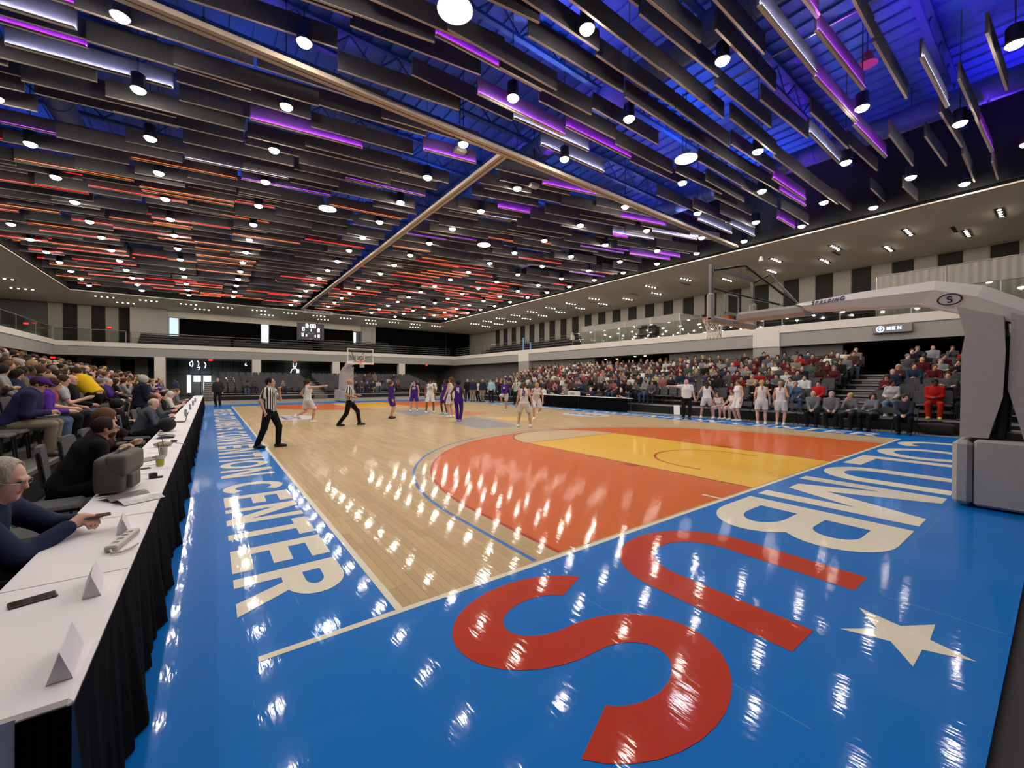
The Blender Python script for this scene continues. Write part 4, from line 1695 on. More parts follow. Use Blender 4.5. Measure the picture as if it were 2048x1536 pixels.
# ------------------------------------------------------------------ people: one smooth implicit surface per body
def surface(prims, h, k=.03, cuts=()):
    """surface nets of a smooth union of tapered capsules / ellipsoids -> verts, quads"""
    lo = np.full(3, 1e9)
    hi = np.full(3, -1e9)
    for p in prims:
        if p[0] == 'sub':
            continue
        pts = np.array([p[1], p[2]]) if p[0] == 'c' else np.array([p[1]])
        r = max(p[3], p[4]) * max(p[5]) if p[0] == 'c' else max(p[2])
        lo = np.minimum(lo, pts.min(0) - r)
        hi = np.maximum(hi, pts.max(0) + r)
    lo -= 2.5 * h
    n = np.ceil((hi - lo) / h).astype(int) + 4
    F = np.full(tuple(n), .5)
    ax = [lo[i] + h * np.arange(n[i]) for i in range(3)]

    def region(a, b):
        i0 = np.clip(((a - lo) / h).astype(int) - 1, 0, n - 1)
        i1 = np.clip(((b - lo) / h).astype(int) + 3, 1, n)
        sl = tuple(slice(i0[i], i1[i]) for i in range(3))
        X = ax[0][sl[0]][:, None, None]
        Y = ax[1][sl[1]][None, :, None]
        Z = ax[2][sl[2]][None, None, :]
        return sl, X, Y, Z

    def ell(p, X, Y, Z):
        c, r, M = np.asarray(p[1], float), np.asarray(p[2], float), p[3]
        X, Y, Z = X - c[0], Y - c[1], Z - c[2]
        if M is not None:
            X, Y, Z = (M[0][0] * X + M[1][0] * Y + M[2][0] * Z, M[0][1] * X + M[1][1] * Y + M[2][1] * Z, M[0][2] * X + M[1][2] * Y + M[2][2] * Z)
        k0 = np.sqrt((X / r[0]) ** 2 + (Y / r[1]) ** 2 + (Z / r[2]) ** 2)
        return (k0 - 1) * r.min() * (1 + .35 * (r.max() / r.min() - 1))

    for p in prims:
        if p[0] == 'c':
            _, a, b, ra, rb_, f = p[:6]
            a, b, f = np.asarray(a, float), np.asarray(b, float), np.asarray(f, float)
            pad = max(ra, rb_) * f.max() + k + 2 * h
            sl, X, Y, Z = region(np.minimum(a, b) - pad, np.maximum(a, b) + pad)
            A, D = a / f, (b - a) / f
            dd = max(1e-9, float(D @ D))
            X, Y, Z = X / f[0] - A[0], Y / f[1] - A[1], Z / f[2] - A[2]
            t = np.clip((X * D[0] + Y * D[1] + Z * D[2]) / dd, 0, 1)
            d = (np.sqrt((X - t * D[0]) ** 2 + (Y - t * D[1]) ** 2 + (Z - t * D[2]) ** 2) - (ra + (rb_ - ra) * t)) * f.min()
            kk = p[6] if len(p) > 6 else k
        elif p[0] == 'e':
            c = np.asarray(p[1], float)
            pad = max(p[2]) + k + 2 * h
            sl, X, Y, Z = region(c - pad, c + pad)
            d = ell(p, X, Y, Z)
            kk = p[4] if len(p) > 4 else k
        else:
            c = np.asarray(p[1], float)
            pad = max(p[2]) + 2 * h
            sl, X, Y, Z = region(c - pad, c + pad)
            F[sl] = np.maximum(F[sl], -ell(p, X, Y, Z))
            continue
        o = F[sl]
        q = np.maximum(kk - np.abs(o - d), 0) / kk
        F[sl] = np.minimum(o, d) - q * q * kk * .25
    for c, nn in cuts:
        F = np.maximum(F, (ax[0][:, None, None] - c[0]) * nn[0] + (ax[1][None, :, None] - c[1]) * nn[1] + (ax[2][None, None, :] - c[2]) * nn[2])
    S = F < 0
    nx_, ny_, nz_ = F.shape
    acc = np.zeros((nx_ - 1, ny_ - 1, nz_ - 1, 3))
    cnt = np.zeros((nx_ - 1, ny_ - 1, nz_ - 1))
    for axis in range(3):
        o1, o2 = [i for i in range(3) if i != axis]
        s0 = [slice(None)] * 3
        s1 = [slice(None)] * 3
        s0[axis], s1[axis] = slice(0, -1), slice(1, None)
        a, b = F[tuple(s0)], F[tuple(s1)]
        cr = S[tuple(s0)] != S[tuple(s1)]
        with np.errstate(divide='ignore', invalid='ignore'):
            tt = np.where(cr, a / (a - b), 0)
        for u in (0, 1):
            for v in (0, 1):
                sl = [slice(None)] * 3
                sl[o1] = slice(u, F.shape[o1] - 1 + u)
                sl[o2] = slice(v, F.shape[o2] - 1 + v)
                c_ = cr[tuple(sl)]
                t_ = tt[tuple(sl)]
                cnt += c_
                acc[..., axis] += np.where(c_, t_, 0)
                if u:
                    acc[..., o1] += c_
                if v:
                    acc[..., o2] += c_
    msk = cnt > 0
    idx = np.full(msk.shape, -1)
    idx[msk] = np.arange(msk.sum())
    ii = np.argwhere(msk)
    V = lo + h * (ii + acc[msk] / cnt[msk][:, None])
    Q = []
    for axis in range(3):
        o1, o2 = (axis + 1) % 3, (axis + 2) % 3
        s0 = [slice(1, -1)] * 3
        s1 = [slice(1, -1)] * 3
        s0[axis], s1[axis] = slice(0, -1), slice(1, None)
        a, b = S[tuple(s0)], S[tuple(s1)]
        e = np.argwhere(a != b)
        if not len(e):
            continue
        sg = a[tuple(e.T)]
        off = np.ones(3, int)
        off[axis] = 0
        e = e + off
        d1 = np.zeros(3, int)
        d1[o1] = 1
        d2 = np.zeros(3, int)
        d2[o2] = 1
        q = np.stack([idx[tuple((e - d1 - d2).T)], idx[tuple((e - d2).T)], idx[tuple(e.T)], idx[tuple((e - d1).T)]], 1)
        q[~sg] = q[~sg][:, ::-1]
        Q.append(q)
    Q = np.concatenate(Q)
    Q = Q[(Q >= 0).all(1)]
    return V, Q


def np_mesh(name, V, Q, mats, mi=None, smooth=True):
    me = bpy.data.meshes.new(name)
    me.vertices.add(len(V))
    me.vertices.foreach_set('co', V.astype(np.float32).ravel())
    me.loops.add(len(Q) * 4)
    me.loops.foreach_set('vertex_index', Q.astype(np.int32).ravel())
    me.polygons.add(len(Q))
    me.polygons.foreach_set('loop_start', np.arange(0, len(Q) * 4, 4, dtype=np.int32))
    me.polygons.foreach_set('loop_total', np.full(len(Q), 4, dtype=np.int32))
    for m_ in mats:
        me.materials.append(m_)
    if mi is not None:
        me.polygons.foreach_set('material_index', mi.astype(np.int32))
    me.polygons.foreach_set('use_smooth', np.ones(len(Q), bool))
    me.update(calc_edges=True)
    me.validate()
    return me


def V3(*a):
    return np.array(a, float)


def unit(v):
    return v / max(1e-9, np.linalg.norm(v))


def ik(a, t, l1, l2, pole):
    d = t - a
    L = np.linalg.norm(d)
    if L > (l1 + l2) * .995:
        t = a + d / L * (l1 + l2) * .995
        d = t - a
        L = np.linalg.norm(d)
    u = d / L
    c = (l1 * l1 - l2 * l2 + L * L) / (2 * L)
    hh = math.sqrt(max(0, l1 * l1 - c * c))
    pl = pole - u * (pole @ u)
    return a + u * c + unit(pl) * hh, t


ONE = (1, 1, 1)


def figure(H=1.75, sit=False, seat=.46, lean=0, twist=0, head=(0, 0), lh=None, rh=None, lf=None, rf=None, fem=False, bulk=1.0,
           sleeve='long', legs='long', hair='short', hi=False, h=.022, hemdrop=.02, lpole=None, rpole=None, hips=0, fingers=False, dz=0,
           beard=False, cap=False, grip=0.0, coat=0.0):
    """local frame: faces +y, +x is the person's right... returns dict of (verts, quads, matidx) per part"""
    s = H / 1.75
    sh = (.150 if fem else .172) * s * (1 + (bulk - 1) * .4)
    hw = .10 * s
    th, shn = .43 * s, .42 * s
    ua, fa = .295 * s, .255 * s
    P = V3(0, hips, seat + .10 * s) if sit else V3(0, hips, .93 * s + dz)
    le, tw = R(lean), R(twist)
    u = V3(-math.sin(le) * math.sin(tw) * 1.0, math.sin(le) * math.cos(tw), math.cos(le))
    rr = V3(math.cos(tw), math.sin(tw), 0)
    ff = np.cross(u, rr)
    waist = P + u * .17 * s
    chest = P + u * .36 * s
    shc = P + u * .475 * s
    neck = P + u * .53 * s
    sR, sL = shc + rr * sh, shc - rr * sh
    hy, hp = R(head[0]), R(head[1])
    hf = V3(-math.sin(hy) * math.cos(hp), math.cos(hy) * math.cos(hp), math.sin(hp))
    hu0 = unit(u * .35 + V3(0, 0, 1) * .65)
    hr = unit(np.cross(hf, V3(0, 0, 1)))
    hu = np.cross(hr, hf)
    hs = (.96 if fem else 1.0) * s
    hc = neck + hu0 * .125 * s + hf * .022 * s
    HM = np.array([hr, hf, hu]).T       # columns: right, forward, up
    B, Tp, Bt, Ha = [], [], [], []
    SHO = {}
    bk = bulk
    fl = np.abs(ff) * .72 + (1 - np.abs(ff)) * 1.0

    def ad(lst, a, b, ra, rb_, f=ONE, kk=None):
        lst.append(('c', a, b, ra, rb_, f) if kk is None else ('c', a, b, ra, rb_, f, kk))

    f2 = (1, .74, 1) if abs(twist) < 50 else (.74, 1, 1)
    pr, wr_, cr_ = (.165, .128, .150) if fem else (.160, .148, .172)
    pr, wr_, cr_ = pr * s * bk, wr_ * s * bk, cr_ * s * (1 + (bk - 1) * .6)
    # torso
    ad(B, P, waist, pr * .95, wr_, f2)
    ad(B, waist, chest, wr_, cr_, f2)
    ad(B, chest, shc - u * .03, cr_, cr_ * .72, f2)
    ad(B, sL - u * .01, sR - u * .01, .062 * s, .062 * s)
    ad(B, shc, neck + hu0 * .04 * s, .062 * s, .052 * s)
    ad(Tp, P - u * .04 * s, waist, pr + .018 + coat, wr_ + .024 + coat, f2)
    ad(Tp, waist, chest, wr_ + .024 + coat, cr_ + .018 + coat, f2)
    ad(Tp, chest, shc - u * .03, cr_ + .018 + coat, cr_ * .74 + .014, f2)
    ad(Tp, sL + (rr * .045 if sleeve == 'none' else 0) - u * .01, sR - (rr * .045 if sleeve == 'none' else 0) - u * .01, .068 * s + coat * .5, .068 * s + coat * .5)
    if fem:
        for sg in (-1, 1):
            Tp.append(('e', chest + rr * sg * .065 * s + ff * .085 * s - u * .02, (.07 * s, .07 * s, .07 * s), None, .05))
    # head
    B.append(('e', hc + hu * .022 * hs - hf * .012 * hs, (.076 * hs, .094 * hs, .094 * hs), HM))
    B.append(('e', hc - hu * .045 * hs + hf * .016 * hs, (.058 * hs, .068 * hs, .075 * hs), HM, .04))
    B.append(('c', hc + hf * .080 * hs + hu * .012 * hs, hc + hf * .100 * hs - hu * .022 * hs, .008 * hs, .014 * hs, ONE, .018))
    for sg in (-1, 1):
        B.append(('e', hc + hr * sg * .076 * hs - hf * .008 * hs - hu * .008 * hs, (.010 * hs, .018 * hs, .030 * hs), HM, .012))
    if hi:
        B.append(('c', hc + hf * .083 * hs + hu * .022 * hs - hr * .035 * hs, hc + hf * .083 * hs + hu * .022 * hs + hr * .035 * hs, .008, .008, ONE, .02))
        B.append(('c', hc + hf * .079 * hs - hu * .052 * hs - hr * .016, hc + hf * .079 * hs - hu * .052 * hs + hr * .016, .009, .009, ONE, .012))
        B.append(('e', hc + hf * .066 * hs - hu * .090 * hs, (.020, .018, .018), None, .03))
        for sg in (-1, 1):
            B.append(('sub', hc + hf * .098 * hs + hu * .006 * hs + hr * sg * .033 * hs, (.016, .014, .011), None))
    # hair
    if hair == 'bald' and hi:
        Ha.append(('e', hc + hu * .012 * hs - hf * .03 * hs, (.082 * hs, .082 * hs, .075 * hs), HM))
        Ha.append(('sub', hc + hu * .075 * hs + hf * .01, (.12 * hs, .14 * hs, .055 * hs), HM))
        Ha.append(('sub', hc + hf * .125 * hs - hu * .03 * hs, (.13 * hs, .115 * hs, .17 * hs), HM))
    elif hair != 'bald':
        th_ = .016 if hair in ('long', 'pony', 'curly') else .010
        if hair == 'curly':
            th_ = .03
        Ha.append(('e', hc + hu * .030 * hs - hf * .016 * hs, (.078 * hs + th_, .095 * hs + th_, .092 * hs + th_), HM))
        if hair in ('long',):
            Ha.append(('c', hc - hf * .05 * hs, neck - ff * .09 * s - u * .10 * s, .082 * hs, .06 * s, ONE, .05))
            for sg in (-1, 1):
                Ha.append(('c', hc + hr * sg * .072 * hs - hf * .01, neck + rr * sg * .085 * s - u * .02 * s - ff * .01, .03 * hs, .03 * s, ONE, .04))
        if hair == 'pony':
            Ha.append(('e', hc - hf * .115 * hs + hu * .05 * hs, (.04, .04, .04), None, .03))
            Ha.append(('c', hc - hf * .125 * hs + hu * .04 * hs, neck - ff * .13 * s - u * .10 * s, .034, .020, ONE, .03))
        if hair == 'receding':
            Ha.append(('sub', hc + hf * .112 * hs + hu * .015 * hs, (.080 * hs, .100 * hs, .135 * hs), HM))
        else:
            Ha.append(('sub', hc + hf * .118 * hs - hu * .045 * hs, (.088 * hs, .088 * hs, .125 * hs), HM))
        if hair in ('short', 'curly', 'receding'):
            Ha.append(('sub', hc - hu * .16 * hs + hf * .05 * hs, (.14 * hs, .125 * hs, .125 * hs), HM))
    if cap:
        pass
    # arms
    hands = {}
    for sg, S0, tg, pole in ((1, sR, rh, rpole), (-1, sL, lh, lpole)):
        if tg is None:
            tg = S0 + rr * sg * .08 * s - V3(0, 0, .52 * s) + V3(0, .05, 0)
        tg = V3(*tg)
        pl = V3(*pole) if pole is not None else (-ff * .8 + rr * sg * .5 - V3(0, 0, .4))
        el, wr2 = ik(S0, tg, ua, fa, pl)
        ad(B, S0, el, .048 * s * bk, .038 * s)
        ad(B, el, wr2, .038 * s, .027 * s)
        d = unit(wr2 - el)
        palm = wr2 + d * .075 * s
        hands[sg] = (wr2, d, palm)
        if fingers:
            up_ = unit(np.cross(d, rr * sg)) if abs(d @ rr) < .9 else V3(0, 0, 1)
            sd = unit(np.cross(up_, d))
            if up_[2] < 0:
                up_ = -up_
            B.append(('c', wr2 + d * .02, palm, .028, .036, (1, 1, 1), .02))
            for q, (o_, l_) in enumerate(((-.030, .066), (-.010, .078), (.010, .073), (.029, .058))):
                k0 = palm + sd * o_ + d * .012
                k1 = k0 + unit(d * (1 - grip * .6) - up_ * grip * .9) * l_ * .5
                k2 = k1 + unit(d * (1 - grip * 1.6) - up_ * (grip * 1.3 + .1)) * l_ * .5
                B.append(('c', k0, k1, .0105, .0098, ONE, .008))
                B.append(('c', k1, k2, .0098, .0085, ONE, .006))
            tb = wr2 + d * .03 - sd * sg * .032
            t1 = tb + unit(d * .8 - sd * sg * .7 - up_ * grip * .3) * .045
            t2 = t1 + unit(d * 1.0 - up_ * grip * .8) * .032
            B.append(('c', tb, t1, .014, .012, ONE, .012))
            B.append(('c', t1, t2, .012, .010, ONE, .008))
        else:
            ad(B, wr2, palm, .028 * s, .036 * s)
            ad(B, palm, palm + d * .065 * s, .034 * s, .020 * s)
            ad(B, wr2 + d * .03, wr2 + d * .07 * s + V3(0, .03, .01), .018 * s, .012 * s)
        if sleeve == 'long':
            ad(Tp, S0, el, .060 * s * bk + coat, .052 * s + coat)
            ad(Tp, el, wr2 - d * .01, .052 * s + coat * .6, .040 * s + coat * .4)
        elif sleeve == 'short':
            ad(Tp, S0, S0 + (el - S0) * .62, .070 * s * bk, .062 * s)
    # legs
    for sg, tg in ((1, rf), (-1, lf)):
        h0 = P + V3(hw * sg, 0, -.03 * s)
        if tg is None:
            tg = V3(sg * .13, hips + .40, 0) if sit else V3(sg * .11, 0, 0)
        tg = V3(*tg)
        toe = unit(V3(.12 * sg, 1, 0))
        if len(tg) > 3:
            toe = unit(V3(tg[3], tg[4], 0))
            tg = tg[:3]
        an = tg + V3(0, 0, .085 * s)
        kn, an = ik(h0, an, th, shn, V3(.15 * sg, 1, .35 if sit else .1))
        ad(B, h0, kn, .082 * s * bk, .056 * s)
        ad(B, kn, kn + (an - kn) * .35, .054 * s, .054 * s)
        ad(B, kn + (an - kn) * .35, an, .054 * s, .037 * s)
        base = V3(an[0], an[1], an[2] - .045 * s)
        ad(B, base - toe * .03, base + toe * .14 * s, .036 * s, .030 * s)
        Sh = SHO.setdefault(sg, [])
        ad(Sh, base - toe * .045, base + toe * .05 * s + V3(0, 0, .0), .050 * s, .052 * s)
        ad(Sh, base + toe * .05 * s, base + toe * .165 * s - V3(0, 0, .008), .050 * s, .036 * s)
        ad(Sh, an - V3(0, 0, .03), an + V3(0, 0, .015), .046 * s, .044 * s)
        if legs == 'long':
            ad(Bt, h0, kn, .100 * s * bk, .074 * s)
            ad(Bt, kn, an, .074 * s, .062 * s)
        elif legs == 'shorts':
            e_ = h0 + (kn - h0) * .86
            ad(Bt, h0, e_, .112 * s * bk, .105 * s)
    ad(Bt, P + u * .01 * s, P - V3(0, 0, .04 * s), pr * .96, pr * .97, f2)
    out = {}
    V, Q = surface(B, h if not hi else min(h, .0085), .028)
    ctr = V[Q].mean(1)
    mi = np.zeros(len(Q), int)
    hh = max(.011, h * .7)
    for sg in (-1, 1):
        e = hc + hf * .088 * hs + hu * .006 * hs + hr * sg * .033 * hs
        d_ = ctr - e
        r_ = np.sqrt((d_ @ hr / 1.3) ** 2 + (d_ @ hu) ** 2 + (d_ @ hf * .4) ** 2)
        if h < .02:
            mi[r_ < (.0095 if hi else .0105)] = 1
    if h < .016 or hi:
        e = hc + hf * .085 * hs - hu * .052 * hs
        d_ = ctr - e
        mi[(np.abs(d_ @ hr) < .024) & (np.abs(d_ @ hu) < .0075) & (np.abs(d_ @ hf) < .03)] = 2
    out['body'] = (V, Q, mi)
    cuts = [((P - u * (.02 + hemdrop) * s), -u)] if not sit else [(P - u * .06 * s, -u)]
    V, Q = surface(Tp, h, .03, cuts)
    out['top'] = (V, Q, None)
    if legs:
        cb = []
        if legs == 'shorts' and not sit:
            cb = [(V3(0, 0, P[2] - .36 * s), V3(0, 0, -1))]
        elif legs == 'long':
            cb = [(V3(0, 0, .045 * s), V3(0, 0, -1))]
        V, Q = surface(Bt, h, .02, cb)
        out['bottom'] = (V, Q, None)
    for sg, Sh in SHO.items():
        V, Q = surface(Sh, max(.008, h * .75), .015)
        V[:, 2] = np.maximum(V[:, 2], V[:, 2].min() + .012)
        out['shoe%d' % (sg > 0)] = (V, Q, None)
    if Ha:
        V, Q = surface(Ha, (h * .8 if not hi else .008), .02)
        out['hair'] = (V, Q, None)
    out['_info'] = dict(hc=hc, hf=hf, hu=hu, hr=hr, hs=hs, chest=chest, u=u, rr=rr, ff=ff, P=P, cr=cr_, hands=hands, neck=neck, s=s, shc=shc)
    return out


PARTMAT = {'body': [skin, eyem, lipm], 'top': [cloth], 'bottom': [cloth], 'shoe0': [shoem], 'shoe1': [shoem], 'hair': [hairm]}
PARTNAME = {'top': 'shirt', 'bottom': 'trousers', 'shoe0': 'shoe', 'shoe1': 'shoe', 'hair': 'hair'}


def proto(**k):
    f = figure(**k)
    me = {}
    for p, v in f.items():
        if p[0] == '_' or len(v[1]) < 4:
            continue
        me[p] = np_mesh('person_' + p, v[0], v[1], PARTMAT[p], v[2])
    return dict(me=me, raw=f, info=f['_info'])


def place(pr, loc, rz, label, group, skinc, topc, botc, hairc, shoec=(.02, .02, .02), scale=1.0, topmat=None, names=None):
    o = link('person', pr['me']['body'], None, loc, rz, skinc)
    o.scale = (scale,) * 3
    tag(o, label, 'person', group)
    for p, c in (('top', topc), ('bottom', botc), ('shoe0', shoec), ('shoe1', shoec), ('hair', hairc)):
        if p in pr['me']:
            ch = link((names or PARTNAME).get(p, PARTNAME[p]), pr['me'][p], o, color=c)
            if p == 'top' and topmat:
                ch.material_slots[0].link = 'OBJECT'
                ch.material_slots[0].material = topmat
    return o
# ------------------------------------------------------------------ chairs
def chair_parts():
    P = {}
    m = MB()
    m.rbox((-.22, -.21, .42), (.22, .23, .48), .025, chair_f)
    P['seat'] = m.mesh('seat')
    m = MB()
    pr = [(-.215, 0), (.215, 0), (.22, .38), (.17, .45), (-.17, .45), (-.22, .38)]
    m.prism(pr, (0, -.20, .50), (1, 0, 0), (0, -.12, 1), (0, -.045, 0), chair_f)
    P['backrest'] = m.mesh('backrest')
    for k, sx in enumerate((-1, 1)):
        m = MB()
        m.tube([(sx * .225, .20, 0), (sx * .215, .17, .43)], .012, chair_m, 6)
        P['leg%d' % (2 * k)] = m.mesh('leg')
        m = MB()
        m.tube([(sx * .225, -.30, 0), (sx * .225, -.20, .43), (sx * .225, -.27, .90)], .012, chair_m, 6)
        P['leg%d' % (2 * k + 1)] = m.mesh('leg')
    return P


CH = chair_parts()


def place_chair(loc, rz, label, group):
    t = thing('stacking_chair', label, 'chair', loc, rz, group)
    for n_, me in CH.items():
        link('leg' if n_[:3] == 'leg' else n_, me, t)
    return t


def chair_stuff(m, loc, rz):
    M = Matrix.Translation(loc) @ Matrix.Rotation(rz, 4, 'Z')
    m.box((-.22, -.21, .42), (.22, .22, .48), chair_f, M)
    m.box((-.215, -.27, .52), (.215, -.22, .93), chair_f, M)
    for sx in (-.22, .22):
        m.box((sx - .012, .17, 0), (sx + .012, .194, .43), chair_m, M)
        m.box((sx - .012, -.27, 0), (sx + .012, -.246, .53), chair_m, M)


# folding chair for the team bench
def folding_parts():
    P = {}
    m = MB()
    m.rbox((-.2, -.18, .42), (.2, .20, .455), .012, chair_f)
    P['seat'] = m.mesh('seat')
    m = MB()
    m.prism([(-.2, 0), (.2, 0), (.2, .16), (.15, .2), (-.15, .2), (-.2, .16)], (0, -.235, .62), (1, 0, 0), (0, -.2, 1), (0, -.025, 0), chair_f)
    P['backrest'] = m.mesh('backrest')
    for k, sx in enumerate((-1, 1)):
        m = MB()
        m.tube([(sx * .21, .26, 0), (sx * .21, -.02, .44), (sx * .21, -.27, .84)], .011, chair_m, 6)
        P['leg%d' % (2 * k)] = m.mesh('leg')
        m = MB()
        m.tube([(sx * .21, -.26, 0), (sx * .21, .12, .44)], .011, chair_m, 6)
        P['leg%d' % (2 * k + 1)] = m.mesh('leg')
    m = MB()
    m.tube([(-.21, .2, .09), (.21, .2, .09)], .009, chair_m, 6)
    P['stretcher'] = m.mesh('stretcher')
    return P


FC = folding_parts()


def place_folding(loc, rz, label, group):
    t = thing('folding_chair', label, 'chair', loc, rz, group)
    for n_, me in FC.items():
        link('leg' if n_[:3] == 'leg' else n_, me, t)


# ------------------------------------------------------------------ stands (tiers)
def stand(label, tiers, mk):
    """tiers: list of ((x0,y0,z0),(x1,y1,z1), nosing box)"""
    t = thing('tiered_stand', label, 'stand')
    for a, b, n0, n1 in tiers:
        m = MB()
        m.box(a, b, black)
        m.build('riser', t)
        m = MB()
        m.box((a[0], a[1], b[2]), (b[0], b[1], b[2] + .02), mat('tier_deck', (.10, .098, .095), rough=.8, var=.1))
        m.build('deck', t)
        m = MB()
        m.box(n0, n1, alu)
        m.build('nosing', t)
    return t


ROW = .88
RZ0, RDZ, NR = .42, .225, 8
RX0 = 18.05
tiers = []
for i in range(NR):
    x0 = RX0 + ROW * i
    z = RZ0 + RDZ * i
    x1 = x0 + ROW if i < NR - 1 else 25.3
    tiers.append(((x0, -5, 0 if i == 0 else z - .3), (x1, 28.2, z), (x0 - .015, -5, z - .035), (x0 + .05, 28.2, z + .025)))
stR = stand('long tiered stand behind the scorers table', tiers, None)
LX0 = -3.12
tiers = []
for i in range(NR):
    x0 = LX0 - ROW * i
    z = RZ0 + RDZ * i
    x1 = x0 - ROW if i < NR - 1 else -11.5
    tiers.append(((x1, -3, 0 if i == 0 else z - .3), (x0, 33, z), (x0 - .05, -3, z - .035), (x0 + .015, 33, z + .025)))
stand('tiered stand behind the white press tables', tiers, None)
FY0, FDZ = 38.6, .165
tiers = []
for i in range(8):
    y0 = FY0 + ROW * i
    z = .35 + FDZ * i
    tiers.append(((-1.6, y0, 0 if i == 0 else z - .3), (19.5, y0 + ROW, z), (-1.6, y0 - .015, z - .035), (19.5, y0 + .05, z + .025)))
stF = stand('tiered stand of empty grey chairs under the scoreboard', tiers, None)


def steps(t, boxes):
    for a, b in boxes:
        m = MB()
        m.box(a, b, dark_grey)
        m.build('step', t)
        m = MB()
        if abs(b[0] - a[0]) < .5:
            m.box((a[0] - .01, a[1], b[2]), (a[0] + .05, b[1], b[2] + .02), alu)
        else:
            m.box((a[0], a[1] - .01, b[2]), (b[0], a[1] + .05, b[2] + .02), alu)
        m.build('step_nosing', t)


steps(stR, [((RX0 + ROW * i - .3, 1.75, 0.02), (RX0 + ROW * i + .14, 2.65, RZ0 + RDZ * i - .11)) for i in range(NR)])
steps(stF, [((6.6, FY0 + ROW * i - .44, .02), (7.7, FY0 + ROW * i + .3, .35 + FDZ * i - .09)) for i in range(8)])
steps(stF, [((-1.6, FY0 + ROW * i - .44, .02), (-.5, FY0 + ROW * i + .3, .35 + FDZ * i - .09)) for i in range(8)])

# guard rails
def guard(p0, p1, label, h=1.05, n=10):
    p0, p1 = Vector(p0), Vector(p1)
    d = p1 - p0
    t = thing('guard_rail', label, 'railing', tuple(p0))
    m = MB()
    m.cyl((0, 0, h), d + Vector((0, 0, h)), .02, .02, blackmetal, 6)
    m.cyl((0, 0, .1), d + Vector((0, 0, .1)), .015, .015, blackmetal, 6)
    m.build('rail', t)
    for k in range(n + 1):
        m = MB()
        m.cyl(d * (k / n) + Vector((0, 0, 0)), d * (k / n) + Vector((0, 0, h)), .011, .011, blackmetal, 5)
        m.build('baluster', t)


zt = RZ0 + RDZ * (NR - 1)
guard((25.2, 13.5, zt), (25.2, 4.2, zt), 'black guard rail along the back of the stand behind the scorers table', n=60)
guard((18.2, 28.1, .4), (25.2, 28.1, zt), 'black guard rail at the far end of the stand behind the scorers table', n=30)
guard((19.4, 38.7, .35), (19.4, 45.6, 1.5), 'black guard rail at the end of the far stand', n=26)
guard((-.45, 38.7, .35), (-.45, 45.6, 1.5), 'black guard rail by the press end aisle of the far stand', n=20)

# ------------------------------------------------------------------ seats and spectators
rc_ = random.Random(99)
seats = []     # (loc, rz, row, stand)
for i in range(NR):
    y = -2.6
    while y < 27.6:
        if not (1.6 < y < 2.8):
            seats.append(((RX0 + ROW * i + .55, y, RZ0 + RDZ * i + .02), PI / 2, i, 'R'))
        y += .53
    y = 3.3
    while y < 32:
        seats.append(((LX0 - ROW * i - .55, y, RZ0 + RDZ * i + .02), -PI / 2, i, 'L'))
        y += .55
fseats = []
for i in range(8):
    x = -.2
    while x < 19:
        if not (6.3 < x < 7.9):
            fseats.append(((x, FY0 + ROW * i + .55, .35 + FDZ * i + .02), PI, i, 'F'))
        x += .54
ROWN = ['first', 'second', 'third', 'fourth', 'fifth', 'sixth', 'seventh', 'eighth']
STN = {'R': 'stand behind the scorers table', 'L': 'stand behind the press tables', 'F': 'stand under the scoreboard'}

SKINS = [((.62, .36, .26), 'fair'), ((.55, .30, .21), 'fair'), ((.66, .42, .32), 'pale'), ((.30, .145, .085), 'brown'), ((.12, .055, .035), 'dark')]
HAIRS = [((.02, .013, .010), 'black'), ((.055, .028, .015), 'dark brown'), ((.14, .07, .03), 'brown'), ((.38, .25, .12), 'blond'), ((.22, .21, .20), 'grey'), ((.45, .44, .43), 'white')]
TOPS_R = [((.085, .010, .016), 'maroon', 4.5), ((.012, .012, .014), 'black', 8), ((.07, .07, .075), 'grey', 5), ((.55, .60, .58), 'white', 3), ((.02, .03, .07), 'navy', 3), ((.28, .015, .015), 'red', 1.6), ((.22, .19, .15), 'tan', 2), ((.20, .205, .22), 'light grey', 3), ((.05, .07, .05), 'olive', 1), ((.08, .13, .22), 'blue', 1), ((.28, .10, .10), 'rose', 1), ((.07, .03, .03), 'brown', 2), ((.40, .33, .18), 'mustard', .5)]
TOPS_L = [((.010, .010, .012), 'black', 7), ((.02, .025, .06), 'navy', 4), ((.07, .025, .22), 'purple', 3), ((.10, .10, .11), 'grey', 3), ((.30, .30, .31), 'light grey', 1.5), ((.06, .045, .035), 'brown', 3), ((.16, .03, .04), 'maroon', 1.5), ((.45, .43, .41), 'white', 1), ((.15, .13, .09), 'tan', 1.2)]
BOTS = [((.012, .012, .015), 'black'), ((.05, .08, .15), 'blue jeans'), ((.02, .022, .035), 'dark'), ((.16, .14, .10), 'khaki'), ((.09, .09, .10), 'grey')]


def pick(lst):
    tot = sum(q[2] for q in lst)
    a = rc_.random() * tot
    for q in lst:
        a -= q[2]
        if a <= 0:
            return q
    return lst[0]


